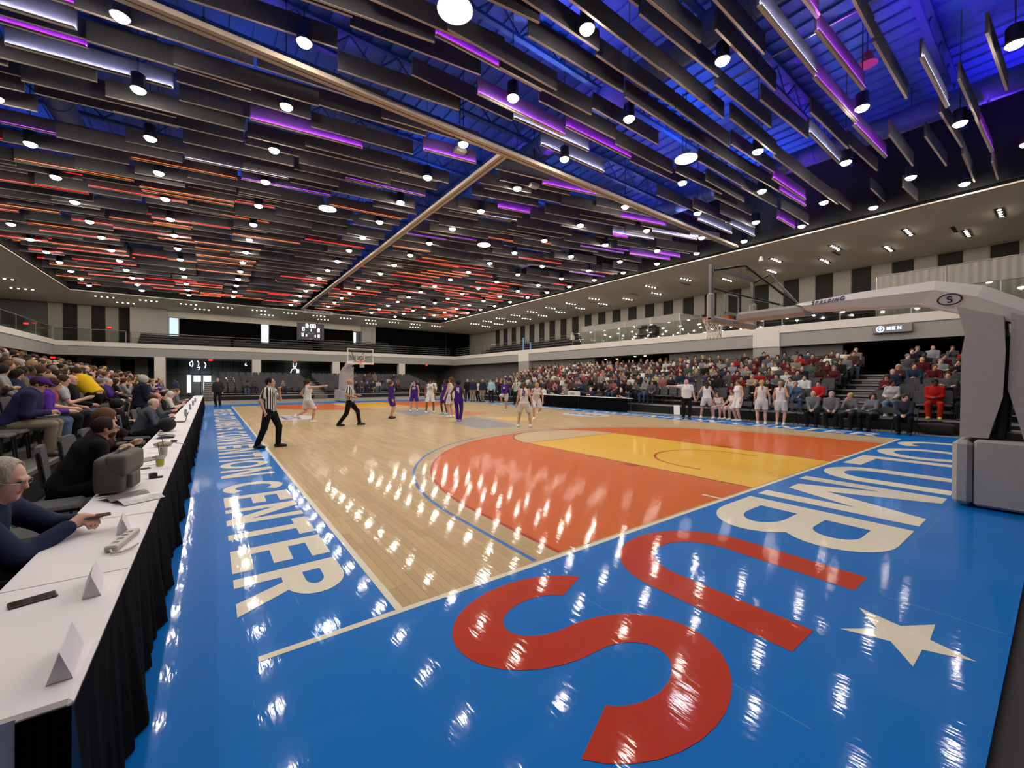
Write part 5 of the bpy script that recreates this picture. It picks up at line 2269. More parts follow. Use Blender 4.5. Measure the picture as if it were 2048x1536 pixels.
LAP = dict(lh=(-.08, .30, .66), rh=(.08, .30, .66))
POSES = [
    dict(sit=True, hair='short', head=(10, -6), **LAP),
    dict(sit=True, hair='long', fem=True, H=1.66, head=(14, -4), lh=(-.10, .26, .64), rh=(.06, .30, .65)),
    dict(sit=True, hair='short', head=(-8, 0), lh=(.08, .25, .86), rh=(-.08, .27, .84), lpole=(-.5, .1, -1), rpole=(.5, .1, -1), bulk=1.1),
    dict(sit=True, hair='short', lean=24, head=(12, 2), lh=(-.05, .48, .72), rh=(.05, .48, .72)),
    dict(sit=True, hair='bald', bulk=1.12, head=(20, -3), **LAP),
    dict(sit=True, hair='pony', fem=True, H=1.64, head=(-10, -2), lean=8, lh=(-.1, .30, .64), rh=(.10, .24, .98), rpole=(.3, .1, -1)),
    dict(sit=True, hair='long', fem=True, H=1.68, lean=6, head=(0, -22), lh=(-.05, .32, .82), rh=(.05, .32, .82), lpole=(-.4, -.2, -1), rpole=(.4, -.2, -1)),
    dict(sit=True, hair='curly', head=(25, -2), lh=(-.12, .34, .62), rh=(.14, .32, .62), bulk=1.05),
]
LOW = [proto(h=.026, **p) for p in POSES]
MID = [proto(h=.0155, **p) for p in POSES]
HN = {'short': 'short', 'long': 'long', 'bald': 'bald', 'pony': 'tied back', 'curly': 'curly'}

# who sits where ---------------------------------------------------------------
taken = set()
people = []
HOLD_L = [(y0, 0) for y0 in ()]


def occ(s):
    (x, y, z), rz, i, st = s
    if st == 'R':
        if y > 10.2:
            return .97 if i < 7 or y > 12 else .8
        if i == 0:
            return .0 if 7.6 < y else (.6 if y > 3 else .0)
        if y > 2.5:
            return .68
        return .6
    if st == 'L':
        if i == 0:
            return .85 if y > 12.8 else 0
        return .88 if y < 26 else .75
    return .0


for s in seats:
    if not inview((s[0][0], s[0][1], s[0][2] + 1.0), 30):
        continue
    if rc_.random() < occ(s):
        people.append(s)
for s in fseats:
    (x, y, z), rz, i, st = s
    pz = at(0, 0, y=y)
    if i == 0 and (-.3 < x < 4.6 and rc_.random() < .55 or 10.5 < x < 17.5 and rc_.random() < .55):
        people.append(s)
    elif i in (2, 3, 5) and 11.0 < x < 16.5 and rc_.random() < .4:
        people.append(s)
people.sort(key=lambda s: camdist(s[0]))
NIND = 262
crowdV, crowdQ, crowdC, crowdN = [], [], [], 0


def attrs(s):
    st = s[3]
    k = rc_.randrange(len(POSES))
    sk = SKINS[rc_.choices(range(5), (5, 4, 3, 1.3, 1.0))[0] if st != 'F' else rc_.choices(range(5), (2, 2, 1, 3, 3))[0]]
    hc_ = HAIRS[rc_.choices(range(6), (4, 5, 3, 1.6, 1.3, .6))[0]]
    if sk[1] in ('brown', 'dark'):
        hc_ = HAIRS[0]
    tp = pick(TOPS_R if st == 'R' else TOPS_L)
    bt = BOTS[rc_.choices(range(5), (4, 4, 3, 1, 1))[0]]
    return k, sk, hc_, tp, bt


def jit(c, a=.25):
    f = 1 + rc_.uniform(-a, a)
    return tuple(min(1, max(0, q * f)) for q in c)


for n_, s in enumerate(people):
    (x, y, z), rz, i, st = s
    k, sk, hc_, tp, bt = attrs(s)
    a = rz + R(rc_.uniform(-14, 14)) + (R(10) if st == 'R' else 0)
    sc_ = rc_.uniform(.95, 1.04)
    jx, jy = rc_.uniform(-.04, .04), rc_.uniform(-.05, .05)
    if n_ < NIND:
        d = camdist((x, y, z))
        pr = MID[k] if d < 14.5 else LOW[k]
        hn = 'bald head' if POSES[k]['hair'] == 'bald' else '%s %s hair' % (HN[POSES[k]['hair']], hc_[1])
        lab = 'person in %s top, %s, %s row, %s' % (tp[1], hn, ROWN[i], STN[st].replace(' the ', ' '))
        place(pr, (x + jx, y + jy, z), a, lab, 'spectators in the %s row of the %s' % (ROWN[i], STN[st]), jit(sk[0], .12), jit(tp[0]), jit(bt[0]), jit(hc_[0]), scale=sc_)
    else:
        ca, sa = math.cos(a), math.sin(a)
        for p, c in (('body', sk[0]), ('top', jit(tp[0])), ('bottom', bt[0]), ('shoe0', (.02, .02, .02)), ('shoe1', (.02, .02, .02)), ('hair', hc_[0])):
            if p not in LOW[k]['raw']:
                continue
            V, Q, _ = LOW[k]['raw'][p]
            W = V * sc_
            W = np.stack([W[:, 0] * ca - W[:, 1] * sa + x + jx, W[:, 0] * sa + W[:, 1] * ca + y + jy, W[:, 2] + z], 1)
            crowdV.append(W)
            crowdQ.append(Q + crowdN)
            crowdC.append(np.tile(np.array([*c, 1.0]), (len(W), 1)))
            crowdN += len(W)
if crowdV:
    me = np_mesh('distant_spectators', np.concatenate(crowdV), np.concatenate(crowdQ), [crowdm])
    ca_ = me.color_attributes.new('Col', 'FLOAT_COLOR', 'POINT')
    ca_.data.foreach_set('color', np.concatenate(crowdC).astype(np.float32).ravel())
    o = link('distant_spectators', me)
    o['kind'] = 'stuff'
    o['label'] = 'mass of distant spectators seated in the far parts of the stands'
    o['category'] = 'crowd'

# chairs: nearest 220 in view as things, the others joined
allch = [s for s in seats if inview((s[0][0], s[0][1], s[0][2] + .6), 40)]
allch.sort(key=lambda s: camdist(s[0]))
yseq = {st: sorted(set(round(s[0][1], 2) for s in seats if s[3] == st)) for st in 'RL'}
occupied = set((s[0], s[3]) for s in people)
for s in allch[:230]:
    full = (s[0], s[3]) in occupied
    place_chair(s[0], s[1], ('grey chair under a spectator, %s seat of %s row, %s' if full else 'empty grey chair, %s seat of %s row, %s') % (ORD[yseq[s[3]].index(round(s[0][1], 2)) + 1], ROWN[s[2]], STN[s[3]].replace(' the ', ' ')),
                ('taken chairs, %s row of the %s' if full else 'empty chairs, %s row of the %s') % (ROWN[s[2]], STN[s[3]]))
m = MB()
for s in allch[230:] + fseats:
    chair_stuff(m, s[0], s[1])
o = m.build('distant_chairs')
o['kind'] = 'stuff'
o['label'] = 'rows of distant grey chairs in the far stand and far parts of the side stands'
o['category'] = 'chairs'
# ------------------------------------------------------------------ people one can tell apart
FAIR, PALE, TAN, BRN, DRK = (.60, .34, .25), (.68, .43, .34), (.45, .24, .15), (.26, .12, .07), (.10, .045, .03)
BLK, DBR, MBR, BLD, GRY, AUB = (.012, .009, .008), (.045, .022, .012), (.13, .065, .03), (.42, .29, .14), (.36, .34, .33), (.12, .04, .02)
JW, JP, BK, NV = (.70, .67, .68), (.055, .018, .19), (.010, .010, .012), (.018, .025, .06)
WSH, BSH, LBL = (.75, .74, .74), (.015, .015, .017), (.35, .62, .78)


def decal(o, pr, txt, H, mt, back=False, dz=0.0, name='number'):
    i = pr['info']
    sg = -1 if back else 1
    c = i['chest'] + i['ff'] * sg * (i['cr'] * .74 + (.034 if back else .062)) + i['u'] * dz
    rr = i['rr'] * -sg
    wd = [H * .5 for ch in txt]
    tot = sum(wd) + .02 * (len(txt) - 1)
    x = -tot / 2
    m = MB()
    for ch, w in zip(txt, wd):
        for kk, q in gpolys(ch, w / H, .2):
            m.add([Vector(c + i['ff'] * sg * .0008 * kk + rr * (x + u * H) + i['u'] * (v * H - H / 2)) for u, v in q], [tuple(range(len(q)))], mt)
        x += w + .02
    return m.build(name, o)


def hero(loc, rz, label, skinc, topc, botc, hairc, shoec=BSH, topmat=None, group=None, names=None, h=.0135, **pose):
    pr = proto(h=h, **pose)
    loc = (loc[0], loc[1], loc[2] if len(loc) > 2 else 0.0)
    o = place(pr, loc, R(rz), label, group, skinc, topc, botc, hairc, shoec, topmat=topmat, names=names)
    return o, pr


REFN = {'top': 'striped_shirt', 'bottom': 'trousers'}
PLN = {'top': 'jersey', 'bottom': 'shorts'}
white_ink = mat('ink_white', (.75, .74, .76), rough=.8)
grey_ink = mat('ink_grey', (.22, .20, .28), rough=.8)
purple_ink = mat('ink_purple', (.10, .04, .22), rough=.8)

o, pr = hero((.05, 8.95), -118, 'official in striped shirt standing on the press side sideline with whistle hand raised', FAIR, JW, BK, BLK, topmat=stripes, names=REFN, H=1.80, bulk=1.06, hair='receding', hi=True,
             sleeve='short', lh=(-.03, .22, 1.42), rh=(.25, -.02, .93), rf=(.12, -.24, 0), lf=(-.10, .16, 0), head=(0, 2), lpole=(-.3, .3, -1), fingers=True, grip=.5)
o, pr = hero((3.05, 13.0), -112, 'official in striped shirt striding across the court with bent arms', TAN, JW, BK, BLK, topmat=stripes, names=REFN, H=1.84, bulk=1.04, hair='bald',
             sleeve='short', lh=(-.22, .26, 1.12), rh=(.24, .16, 1.08), rf=(.10, -.36, 0), lf=(-.10, .34, 0), dz=-.06, head=(35, 2))
o, pr = hero(at(1032, 809, z=0)[:2], 105, 'official in grey striped shirt by the scorers table with hand at face', PALE, JW, BK, GRY, topmat=stripes, names=REFN, H=1.82, hair='bald', sleeve='short',
             rh=(.05, .2, 1.42), head=(20, 0), rpole=(.3, .3, -1))
o, pr = hero((1.95, 14.9), -72, 'player in white uniform running with one arm pointing toward the scorers table', FAIR, JW, JW, DBR, WSH, names=PLN, H=1.80, fem=True, sleeve='none', legs='shorts', hair='pony',
             rh=(.62, .34, 1.46), lh=(-.26, .05, .95), lf=(-.10, -.42, .22), rf=(.10, .14, 0), head=(-20, 0), dz=-.03)
decal(o, pr, '2', .2, grey_ink, True)
o, pr = hero((5.32, 14.9), -122, 'player in long sleeved purple top and purple shorts standing in profile', FAIR, JP, JP, MBR, BSH, names=PLN, H=1.72, fem=True, sleeve='long', legs='shorts', hair='pony', rh=(.2, .1, .86), lh=(-.2, .12, .86), head=(5, 3))
decal(o, pr, 'P', .14, white_ink)
o, pr = hero((7.78, 18.1), 150, 'player in sleeveless purple uniform facing the near baseline', FAIR, JP, JP, DBR, LBL, names=PLN, H=1.74, fem=True, sleeve='none', legs='shorts', hair='short', head=(-8, -5), rf=(.18, 0, 0), lf=(-.16, .03, 0))
decal(o, pr, '22', .14, white_ink)
decal(o, pr, 'PVM', .07, white_ink, dz=.14, name='team_name')
o, pr = hero((8.05, 16.7), 160, 'dark haired player in white uniform with white leg sleeves at mid court', BRN, JW, JW, BLK, WSH, names=PLN, H=1.80, fem=True, sleeve='none', legs='shorts', hair='short', head=(10, -18), rf=(.20, 0, 0), lf=(-.18, .03, 0))
decal(o, pr, '20', .14, grey_ink)
o, pr = hero((8.25, 15.4), 112, 'player in purple uniform with blue shoes standing beside the white uniforms at mid court', DRK, JP, JP, BLK, LBL, names=PLN, H=1.78, fem=True, sleeve='none', legs='shorts', hair='short', head=(8, 0), rf=(.18, -.02, 0), lf=(-.17, .06, 0))
decal(o, pr, '3', .15, white_ink)
o, pr = hero((7.72, 13.75), 25, 'player in white uniform with very long auburn hair seen from behind', FAIR, JW, JW, AUB, WSH, names=PLN, H=1.90, fem=True, sleeve='none', legs='shorts', hair='long', head=(40, 0), lh=(-.34, .12, .95))
o, pr = hero((7.12, 12.0), -40, 'player in purple top number four and long purple trousers seen from behind', DRK, JP, JP, BLK, (.45, .30, .42), names={'top': 'jersey', 'bottom': 'trousers'}, H=1.76, fem=True, sleeve='none', legs='long', hair='curly',
             rf=(.07, 0, 0), lf=(-.06, .12, 0), rh=(.28, .02, .92), lh=(-.30, .06, .96))
decal(o, pr, '4', .22, white_ink, True)
o, pr = hero((8.02, 8.75), -42, 'player in white uniform number two seen from behind near the three point arc', FAIR, JW, JW, MBR, WSH, names=PLN, H=1.68, fem=True, sleeve='none', legs='shorts', hair='pony', head=(-30, 0),
             rf=(.24, -.03, 0), lf=(-.22, .05, 0), rh=(.28, .06, .86), lh=(-.27, .02, .84))
decal(o, pr, '2', .2, purple_ink, True)
o, pr = hero((10.45, 11.0), 148, 'player in white uniform crouching forward with one foot lifted', FAIR, JW, JW, BLD, WSH, names=PLN, H=1.80, fem=True, sleeve='none', legs='shorts', hair='pony', lean=30, head=(5, -8), rh=(.24, .34, .86), lh=(-.26, .30, .80), rf=(.12, .22, 0), lf=(-.14, -.25, .22), dz=-.08)
o, pr = hero((12.1, 15.7), 135, 'player in long sleeved purple top hugging a raised knee', TAN, JP, (.5, .5, .52), MBR, LBL, names=PLN, H=1.76, fem=True, sleeve='long', legs='shorts', hair='pony', rh=(.10, .36, .86), lh=(-.06, .36, .86), rf=(.12, .26, .36), lf=(-.06, .02, 0))
decal(o, pr, '22', .12, white_ink)

# main bench side
o, pr = hero((16.0, 7.15), 128, 'coach in white polo shirt pointing with an outstretched arm', FAIR, (.74, .72, .74), BK, GRY, BSH, names={'top': 'polo_shirt', 'bottom': 'trousers'}, H=1.82, bulk=1.16, hair='bald', hi=True, sleeve='short',
             rh=(.76, .18, 1.47), lh=(-.34, .10, .88), head=(-30, 0), rf=(.12, 0, 0), lf=(-.12, .06, 0), fingers=True, grip=.3)
o, pr = hero((17.0, 6.75), -58, 'player in white uniform with loose dark hair leaning over the bench', TAN, JW, JW, DBR, WSH, names=PLN, H=1.76, fem=True, sleeve='none', legs='shorts', hair='long', lean=10, rf=(.26, .1, 0), lf=(-.24, -.12, 0), rh=(.36, .1, .9), lh=(-.36, .1, .95))
o, pr = hero((16.72, 5.25), 62, 'player in white uniform with pinned up hair standing in profile by the bench', FAIR, JW, JW, MBR, WSH, names=PLN, H=1.80, fem=True, sleeve='none', legs='shorts', hair='pony', head=(10, -10))
o, pr = hero((16.25, 4.15), -62, 'player in white uniform with blond ponytail seen from behind by the bench', FAIR, JW, JW, BLD, WSH, names=PLN, H=1.78, fem=True, sleeve='none', legs='shorts', hair='pony', head=(15, 0), rf=(.13, 0, 0), lf=(-.13, 0, 0), rh=(.27, .02, .9))
o, pr = hero((16.55, 3.6), -82, 'player in white uniform with fair tied hair standing closest to the coaching staff', FAIR, JW, JW, (.34, .22, .11), WSH, names=PLN, H=1.74, fem=True, sleeve='none', legs='shorts', hair='pony', head=(20, -8), rh=(.2, .16, .95))
for k, (yy, lab, hp) in enumerate(((6.3, 'seated bench player in white bending over', 38), (5.72, 'seated bench player in white turned toward her team mates', 12))):
    hero((17.4, yy), 92 - 20 * k, lab, FAIR, JW, JW, MBR, WSH, names=PLN, H=1.76, fem=True, sit=True, seat=.44, sleeve='none', legs='shorts', hair='short' if k else 'long', lean=hp, lh=(-.12, .50, .60), rh=(.12, .46, .66))
STAFF = (.13, .14, .16)
CLASP = dict(lh=(-.05, .36, .64), rh=(.05, .37, .64))
hero((17.35, 2.78), 100, 'balding coach in grey jacket and white collar, first of the seated staff after the players', FAIR, STAFF, BK, GRY, sit=True, seat=.44, H=1.80, hair='bald', head=(10, 0), **CLASP)
hero((17.3, 2.2), 104, 'grey haired coach in grey jacket seated beside the balding coach', FAIR, STAFF, BK, GRY, sit=True, seat=.44, H=1.78, hair='short', bulk=1.1, head=(10, -4), lh=(-.1, .36, .64), rh=(.1, .3, .64))
hero((17.3, 1.6), 80, 'blond coach in grey jacket resting chin on a hand', FAIR, STAFF, BK, BLD, sit=True, seat=.44, H=1.72, fem=True, hair='short', head=(-20, 0), lean=10, rh=(.06, .28, 1.0), rpole=(.3, .2, -1), lh=(-.1, .36, .68))
o, pr = hero((17.25, 1.02), 70, 'coach with long dark hair in grey jacket holding a laptop on her knees', FAIR, STAFF, BK, DBR, sit=True, seat=.44, H=1.72, fem=True, hair='long', head=(40, 0), lh=(-.12, .38, .70), rh=(.12, .38, .70))
hero((17.1, .18), 96, 'coach in dark sweater leaning forward with clasped hands, last of the seated staff', FAIR, (.03, .035, .05), BK, DBR, sit=True, seat=.44, H=1.82, bulk=1.1, hair='short', lean=22, head=(40, -5), lh=(-.04, .50, .62), rh=(.04, .51, .62))
z0 = RZ0 + .02
hero((18.62, .78, z0), 95, 'person in pale sweatshirt with red print and blue jeans behind the coaching staff', BRN, (.42, .41, .42), (.16, .24, .36), BLK, WSH, sit=True, fem=True, hair='curly', H=1.72, head=(30, 0), lh=(-.08, .30, .66), rh=(.12, .26, .70))
hero((18.62, -.3, z0), 95, 'person in bright red hoodie and red trousers in the first row', DRK, (.42, .015, .012), (.45, .02, .015), BLK, (.6, .6, .1), sit=True, hair='short', H=1.80, head=(10, -14), lean=10, lh=(-.05, .36, .72), rh=(.05, .36, .72))
hero((18.62, -1.0, z0), 95, 'person in black coat with red collar looking down in the first row', BRN, BK, BK, BLK, sit=True, hair='short', bulk=1.15, head=(5, -20), lean=12, lh=(-.06, .36, .75), rh=(.06, .36, .75))
hero((18.62, 3.0, z0), 95, 'kid in red hoodie with folded hands in the first row behind the players', FAIR, (.45, .02, .02), BK, BLK, sit=True, hair='short', H=1.62, **LAP)
for k in range(13):
    place_folding((17.38, .15 + .57 * k, -.012 if 0 else 0), PI / 2, '%s black folding chair of the team bench from the equipment bag end' % ORD[k + 1], 'team bench folding chairs')

# far coaches and team members standing by the main sideline
for (a, b, lab, sk_, tp_, bt_, hr_, kw) in (
        (935, 800, 'man in dark suit with open white collar standing at the far bench', FAIR, BK, BK, GRY, dict(coat=.015)),
        (946, 803, 'man in navy blazer and khaki trousers at the far bench', BRN, NV, (.22, .19, .13), BLK, dict(coat=.02, bulk=1.12, hair='bald')),
        (957, 803, 'team member in white warm up shirt at the far bench', BRN, (.6, .58, .6), BK, BLK, dict(sleeve='short', fem=True)),
        (965, 804, 'second man in navy blazer and khaki trousers beside the warm up shirt', TAN, NV, (.22, .19, .13), BLK, dict(coat=.02, hair='bald')),
        (983, 805, 'man in light blue dress shirt and black trousers at the far bench', FAIR, (.30, .52, .62), BK, DBR, dict()),
        (1001, 803, 'person in black vest behind the light blue shirt', FAIR, BK, BK, BLD, dict(fem=True, hair='pony')),
        (867, 801, 'staff member in white shirt and cap standing past mid court', BRN, (.66, .63, .60), BK, BLK, dict()),
        (436, 813, 'man in dark blazer and white shirt standing at the far end of the press tables', FAIR, (.03, .03, .03), BK, GRY, dict(coat=.02, bulk=1.1)),
        (352, 806, 'man in blue jacket standing near the first column', BRN, (.04, .06, .14), BK, BLK, dict(coat=.02)),
        (1018, 802, 'team member in black warm up seated side of the far bench', FAIR, BK, BK, MBR, dict(fem=True, hair='pony'))):
    p = at(a, b, z=0)
    hero(p[:2], 140 + (a * 37) % 60 - 30, lab, sk_, tp_, bt_, hr_, h=.02, H=1.84 if 'man' in lab else 1.74, **kw)
hero((27.2, 25.6, 5.05), 90, 'person in white shirt on the balcony benches above the scorers table', FAIR, (.66, .64, .62), BK, GRY, h=.026, sit=True, H=1.75)

# ------------------------------------------------------------------ scorers table
def table(name, label, x0, x1, y0, y1, z, face, group=None, drop=.0):
    """cloth covered table with pleated skirt on the side facing the court (face = +1: +x side)"""
    t = thing(name, label, 'table', ((x0 + x1) / 2, (y0 + y1) / 2, 0), 0, group)
    hx, hy = (x1 - x0) / 2, (y1 - y0) / 2
    m = MB()
    m.rbox((-hx, -hy + .004, z - .035), (hx, hy - .004, z), .012, white_cloth)
    m.build('tablecloth', t)
    m = MB()
    n = max(24, int((y1 - y0) / .035))
    rk = random.Random(int(y0 * 100))
    ph = [rk.uniform(0, 6) for _ in range(6)]

    def sk(u, v):
        y = -hy + 2 * hy * u
        w = math.sin(y * 2 * PI / .17 + ph[0]) * .6 + math.sin(y * 2 * PI / .11 + ph[1]) * .4
        lowf = max(0, math.sin(y * 2 * PI / 1.05 + ph[2])) ** 3
        off = .003 + (1 - v) * (.03 + .05 * lowf + .022 * w)
        return (face * (hx + off), y, .012 + (z - .026) * v)
    m.grid(sk, n, 8, blackcloth)
    m.build('skirt', t, smooth=True)
    for sx in (-1, 1):
        for sy in (-1, 1):
            m = MB()
            m.cyl((sx * (hx - .05), sy * (hy - .12), 0), (sx * (hx - .05), sy * (hy - .12), z - .035), .014, .014, steel, 6)
            m.build('leg', t)
    return t


yy = 11.05
for k in range(5):
    table('scorers_table', '%s scorers table section from the pointing coach, black skirt and white cloth' % ORD[k + 1], 16.92, 17.38, yy, yy + 1.8, .76, -1, 'scorers table sections')
    yy += 1.83
# things on the scorers table
def on_table(name, label, cat, x, y, z, sz, mt, r=.01, extra=None):
    t = thing(name, label, cat, (x, y, z))
    m = MB()
    m.rbox((-sz[0] / 2, -sz[1] / 2, 0), (sz[0] / 2, sz[1] / 2, sz[2]), r, mt)
    m.build('body', t)
    if extra:
        extra(t)
    return t


def ctl(t):
    m = MB()
    m.box((-.152, -.2, .05), (-.149, .2, .22), mat('panel_grey', (.35, .34, .33), rough=.6))
    m.build('panel', t)
    m = MB()
    for k in range(4):
        m.cyl((-.154, -.15 + .1 * k, .12), (-.165, -.15 + .1 * k, .12), .015, .015, blackmetal, 8)
    m.build('knobs', t)


on_table('control_box', 'white timing equipment box on the scorers table', 'box', 17.12, 15.3, .76, (.3, .8, .28), white_wall, .015, ctl)
on_table('monitor', 'small dark monitor on the scorers table', 'monitor', 17.15, 13.2, .76, (.05, .38, .24), blackmetal)
cl = [(12.0, 'bald man in black shirt resting arms at the near end of the scorers table', PALE, BK, GRY, 'bald'),
      (13.6, 'person with dark hair in dark shirt at the scorers table beside the monitor', BRN, BK, BLK, 'long'),
      (14.3, 'bald man in navy shirt at the scorers table', PALE, NV, GRY, 'bald'),
      (16.6, 'grey haired man in grey shirt behind the white timing box', FAIR, (.2, .19, .18), GRY, 'short'),
      (17.6, 'person in black shirt looking down at the scorers table', FAIR, BK, BLK, 'short'),
      (18.7, 'person in white shirt leaning at the far end of the scorers table', FAIR, (.66, .65, .66), BLK, 'short')]
for (yy, lab, sk_, tp_, hr_, hs_) in cl:
    hero((17.70, yy), 92, lab, sk_, tp_, BK, hr_, h=.022, sit=True, seat=.44, H=1.74, hair=hs_, lean=14, head=(5, -6), lh=(-.12, .34, .82), rh=(.12, .34, .82), sleeve='short' if 'black' in lab else 'long')
    place_folding((17.72, yy, 0), PI / 2, 'black folding chair under the ' + lab.split(' at ')[0].split(' behind ')[0].split(' resting ')[0].split(' leaning ')[0], 'scorers table chairs')

def soften(o, lv=2):
    bm = bmesh.new()
    bm.from_mesh(o.data)
    bmesh.ops.remove_doubles(bm, verts=bm.verts, dist=1e-5)
    bmesh.ops.recalc_face_normals(bm, faces=bm.faces)
    bm.to_mesh(o.data)
    bm.free()
    md = o.modifiers.new('soft', 'SUBSURF')
    md.levels = md.render_levels = lv
    for p in o.data.polygons:
        p.use_smooth = True
    return o


# bag, board and side table by the near end of the bench
t = thing('sports_bag', 'black equipment bag on the floor before the main stand', 'bag', (17.72, -.45, 0), R(8))
m = MB()
m.rbox((-.22, -.45, .0), (.22, .45, .37), .07, mat('bag_black', (.012, .012, .014), rough=.8))
soften(m.build('body', t))
m = MB()
m.tube([(-.08, -.25, .33), (-.08, -.12, .43), (-.08, .12, .43), (-.08, .25, .33)], .014, blackmetal, 6)
m.build('handle', t)
m = MB()
m.box((-.206, -.1, .14), (-.201, .06, .2), white_wall)
m.build('tag', t)
t = thing('side_table', 'small folding table with crossed tan legs at the end of the bench', 'table', (17.75, -1.55, 0))
m = MB()
m.rbox((-.22, -.35, .58), (.22, .35, .61), .008, mat('table_brown', (.10, .055, .03), rough=.5))
m.build('top', t)
tanw = mat('tan_wood', (.36, .25, .12), rough=.6)
for sx in (-.18, .18):
    for sg in (-1, 1):
        m = MB()
        m.cyl((sx, -.3 * sg, 0), (sx, .3 * sg, .58), .018, .018, tanw, 6)
        m.build('leg', t)
for k, (dx, dy) in enumerate(((-.08, .25), (-.02, .12), (-.1, .0), (.05, .2), (-.05, -.12), (-.04, .18))):
    m = MB()
    z = .61 if k < 5 else .73
    m.lathe([(.0, 0), (.03, 0), (.04, .11), (.036, .11), (.0, .012)], paper, n=12)
    o = m.build('paper_cup', None, True, (17.75 + dx, -1.55 + dy, z))
    tag(o, 'white paper cup on the small folding table' if k < 5 else 'white paper cup stacked on top of the others', 'cup', 'paper cups on the folding table')
p = at(1354, 830, z=0)
t = thing('coaching_board', 'white board leaning on a stand at the edge of the court', 'board', (p[0], p[1], 0))
m = MB()
m.prism([(-.02, 0), (.02, 0), (.02, .5), (-.02, .5)], (0, -.16, .02), (1, 0, 0), (.35, .25, .9), (0, .32, 0), paper)
m.build('panel', t)
m = MB()
m.cyl((.28, .1, .0), (.15, .08, .38), .012, .012, blackmetal, 6)
m.build('prop', t)

# laptop of the coach
def laptop(loc, rz, label, mt=alu, open_=105):
    t = thing('laptop', label, 'laptop', loc, rz)
    m = MB()
    m.rbox((-.16, -.11, 0), (.16, .11, .016), .006, mt)
    m.build('base', t)
    m = MB()
    m.box((-.14, -.02, .016), (.14, .08, .018), blackmetal)
    m.build('keyboard', t)
    a = R(open_)
    m = MB()
    m.prism([(-.16, 0), (.16, 0), (.16, .21), (-.16, .21)], (0, .108, .016), (1, 0, 0), (0, -math.cos(a), math.sin(a)), (0, math.sin(a) * .01, math.cos(a) * .01), mt)
    m.build('lid', t)
    m = MB()
    s_ = Vector((0, -math.sin(a), -math.cos(a))) * .002
    m.prism([(-.145, .012), (.145, .012), (.145, .195), (-.145, .195)], Vector((0, .108, .016)) + s_, (1, 0, 0), (0, -math.cos(a), math.sin(a)), s_ * .5, mat('screen_blue', (.05, .08, .12), rough=.3, emit=(.15, .3, .5), strength=.25))
    m.build('screen', t)
    return t


# ------------------------------------------------------------------ piano, camera on the balcony
t = thing('upright_piano', 'black piano standing by the glass rail on the balcony', 'piano', (26.1, 16.2, 4.6))
m = MB()
m.rbox((-.25, -.72, 0), (.3, .72, 1.15), .03, mat('piano_black', (.012, .01, .01), rough=.25))
m.build('case', t)
m = MB()
m.rbox((-.5, -.7, .62), (-.22, .7, .74), .02, MATS['piano_black'])
m.build('key_shelf', t)
m = MB()
m.rbox((-.4, -.78, 1.16), (.3, .78, 1.22), .02, MATS['piano_black'])
m.build('lid', t)
m = MB()
m.rbox((-.3, -.62, 1.26), (.1, .5, 1.36), .02, MATS['piano_black'])
m.build('music_box', t)
m = MB()
for sy in (-.66, .66):
    m.cyl((-.46, sy, 0), (-.46, sy, .62), .03, .03, MATS['piano_black'], 8)
m.build('front_legs', t)
t = thing('video_camera', 'black video camera on a tripod at the balcony rail', 'camera', tuple(at(1410, 640, x=26.0) * [1, 1, 0] + V3(0, 0, 4.6)))
m = MB()
m.rbox((-.25, -.08, 1.45), (.2, .08, 1.62), .02, blackmetal)
m.build('body', t)
m = MB()
m.cyl((-.25, 0, 1.53), (-.42, 0, 1.53), .05, .06, blackmetal, 12)
m.build('lens', t)
for k in range(3):
    m = MB()
    m.cyl((0, 0, 1.45), (.4 * math.cos(k * 2.1), .4 * math.sin(k * 2.1), 0), .018, .014, blackmetal, 6)
    m.build('tripod_leg', t)
# ------------------------------------------------------------------ press tables
TX0, TX1, TZ = -1.93, -1.485, .74
ys = [-1.17, 1.0]
while ys[-1] < 27:
    ys.append(ys[-1] + 1.83)
for k, (a, b) in enumerate(zip(ys[:-1], ys[1:])):
    if k == 0:
        lab = 'nearest white clothed press table with three folded name cards'
    elif k == 1:
        lab = 'white clothed press table carrying the grey bag and magazine'
    elif k == 2:
        lab = 'white clothed press table with the drinks and papers'
    else:
        lab = '%s white clothed press table with black skirt from the near end' % ORD[k + 1]
    t = table('press_table', lab, TX0, TX1, a, b, TZ, 1, 'press tables along the sideline')
    if k == 0:
        # near end: black skirt wraps the corner, white cloth hangs beside it
        hx, hy = (TX1 - TX0) / 2, (b - a) / 2
        m = MB()
        m.grid(lambda u, v: (hx - .11 * u, -hy - .012 - .02 * (1 - v) * (1 + math.sin(u * 25)), .012 + (TZ - .02) * v), 14, 4, blackcloth)
        m.build('skirt_end', t, smooth=True)
        m = MB()
        m.grid(lambda u, v: (hx - .11 - (2 * hx - .11) * u, -hy - .008 - .012 * (1 - v) * (1 + math.sin(u * 16)), .25 + (TZ - .25) * v), 18, 4, white_cloth)
        m.build('cloth_drop', t, smooth=True)
        m = MB()
        m.box((-hx + .002, -.02, TZ), (hx - .002, -.014, TZ + .0025), white_cloth)
        m.build('cloth_crease', t)
card = mat('card_white', (.72, .70, .74), rough=.7)
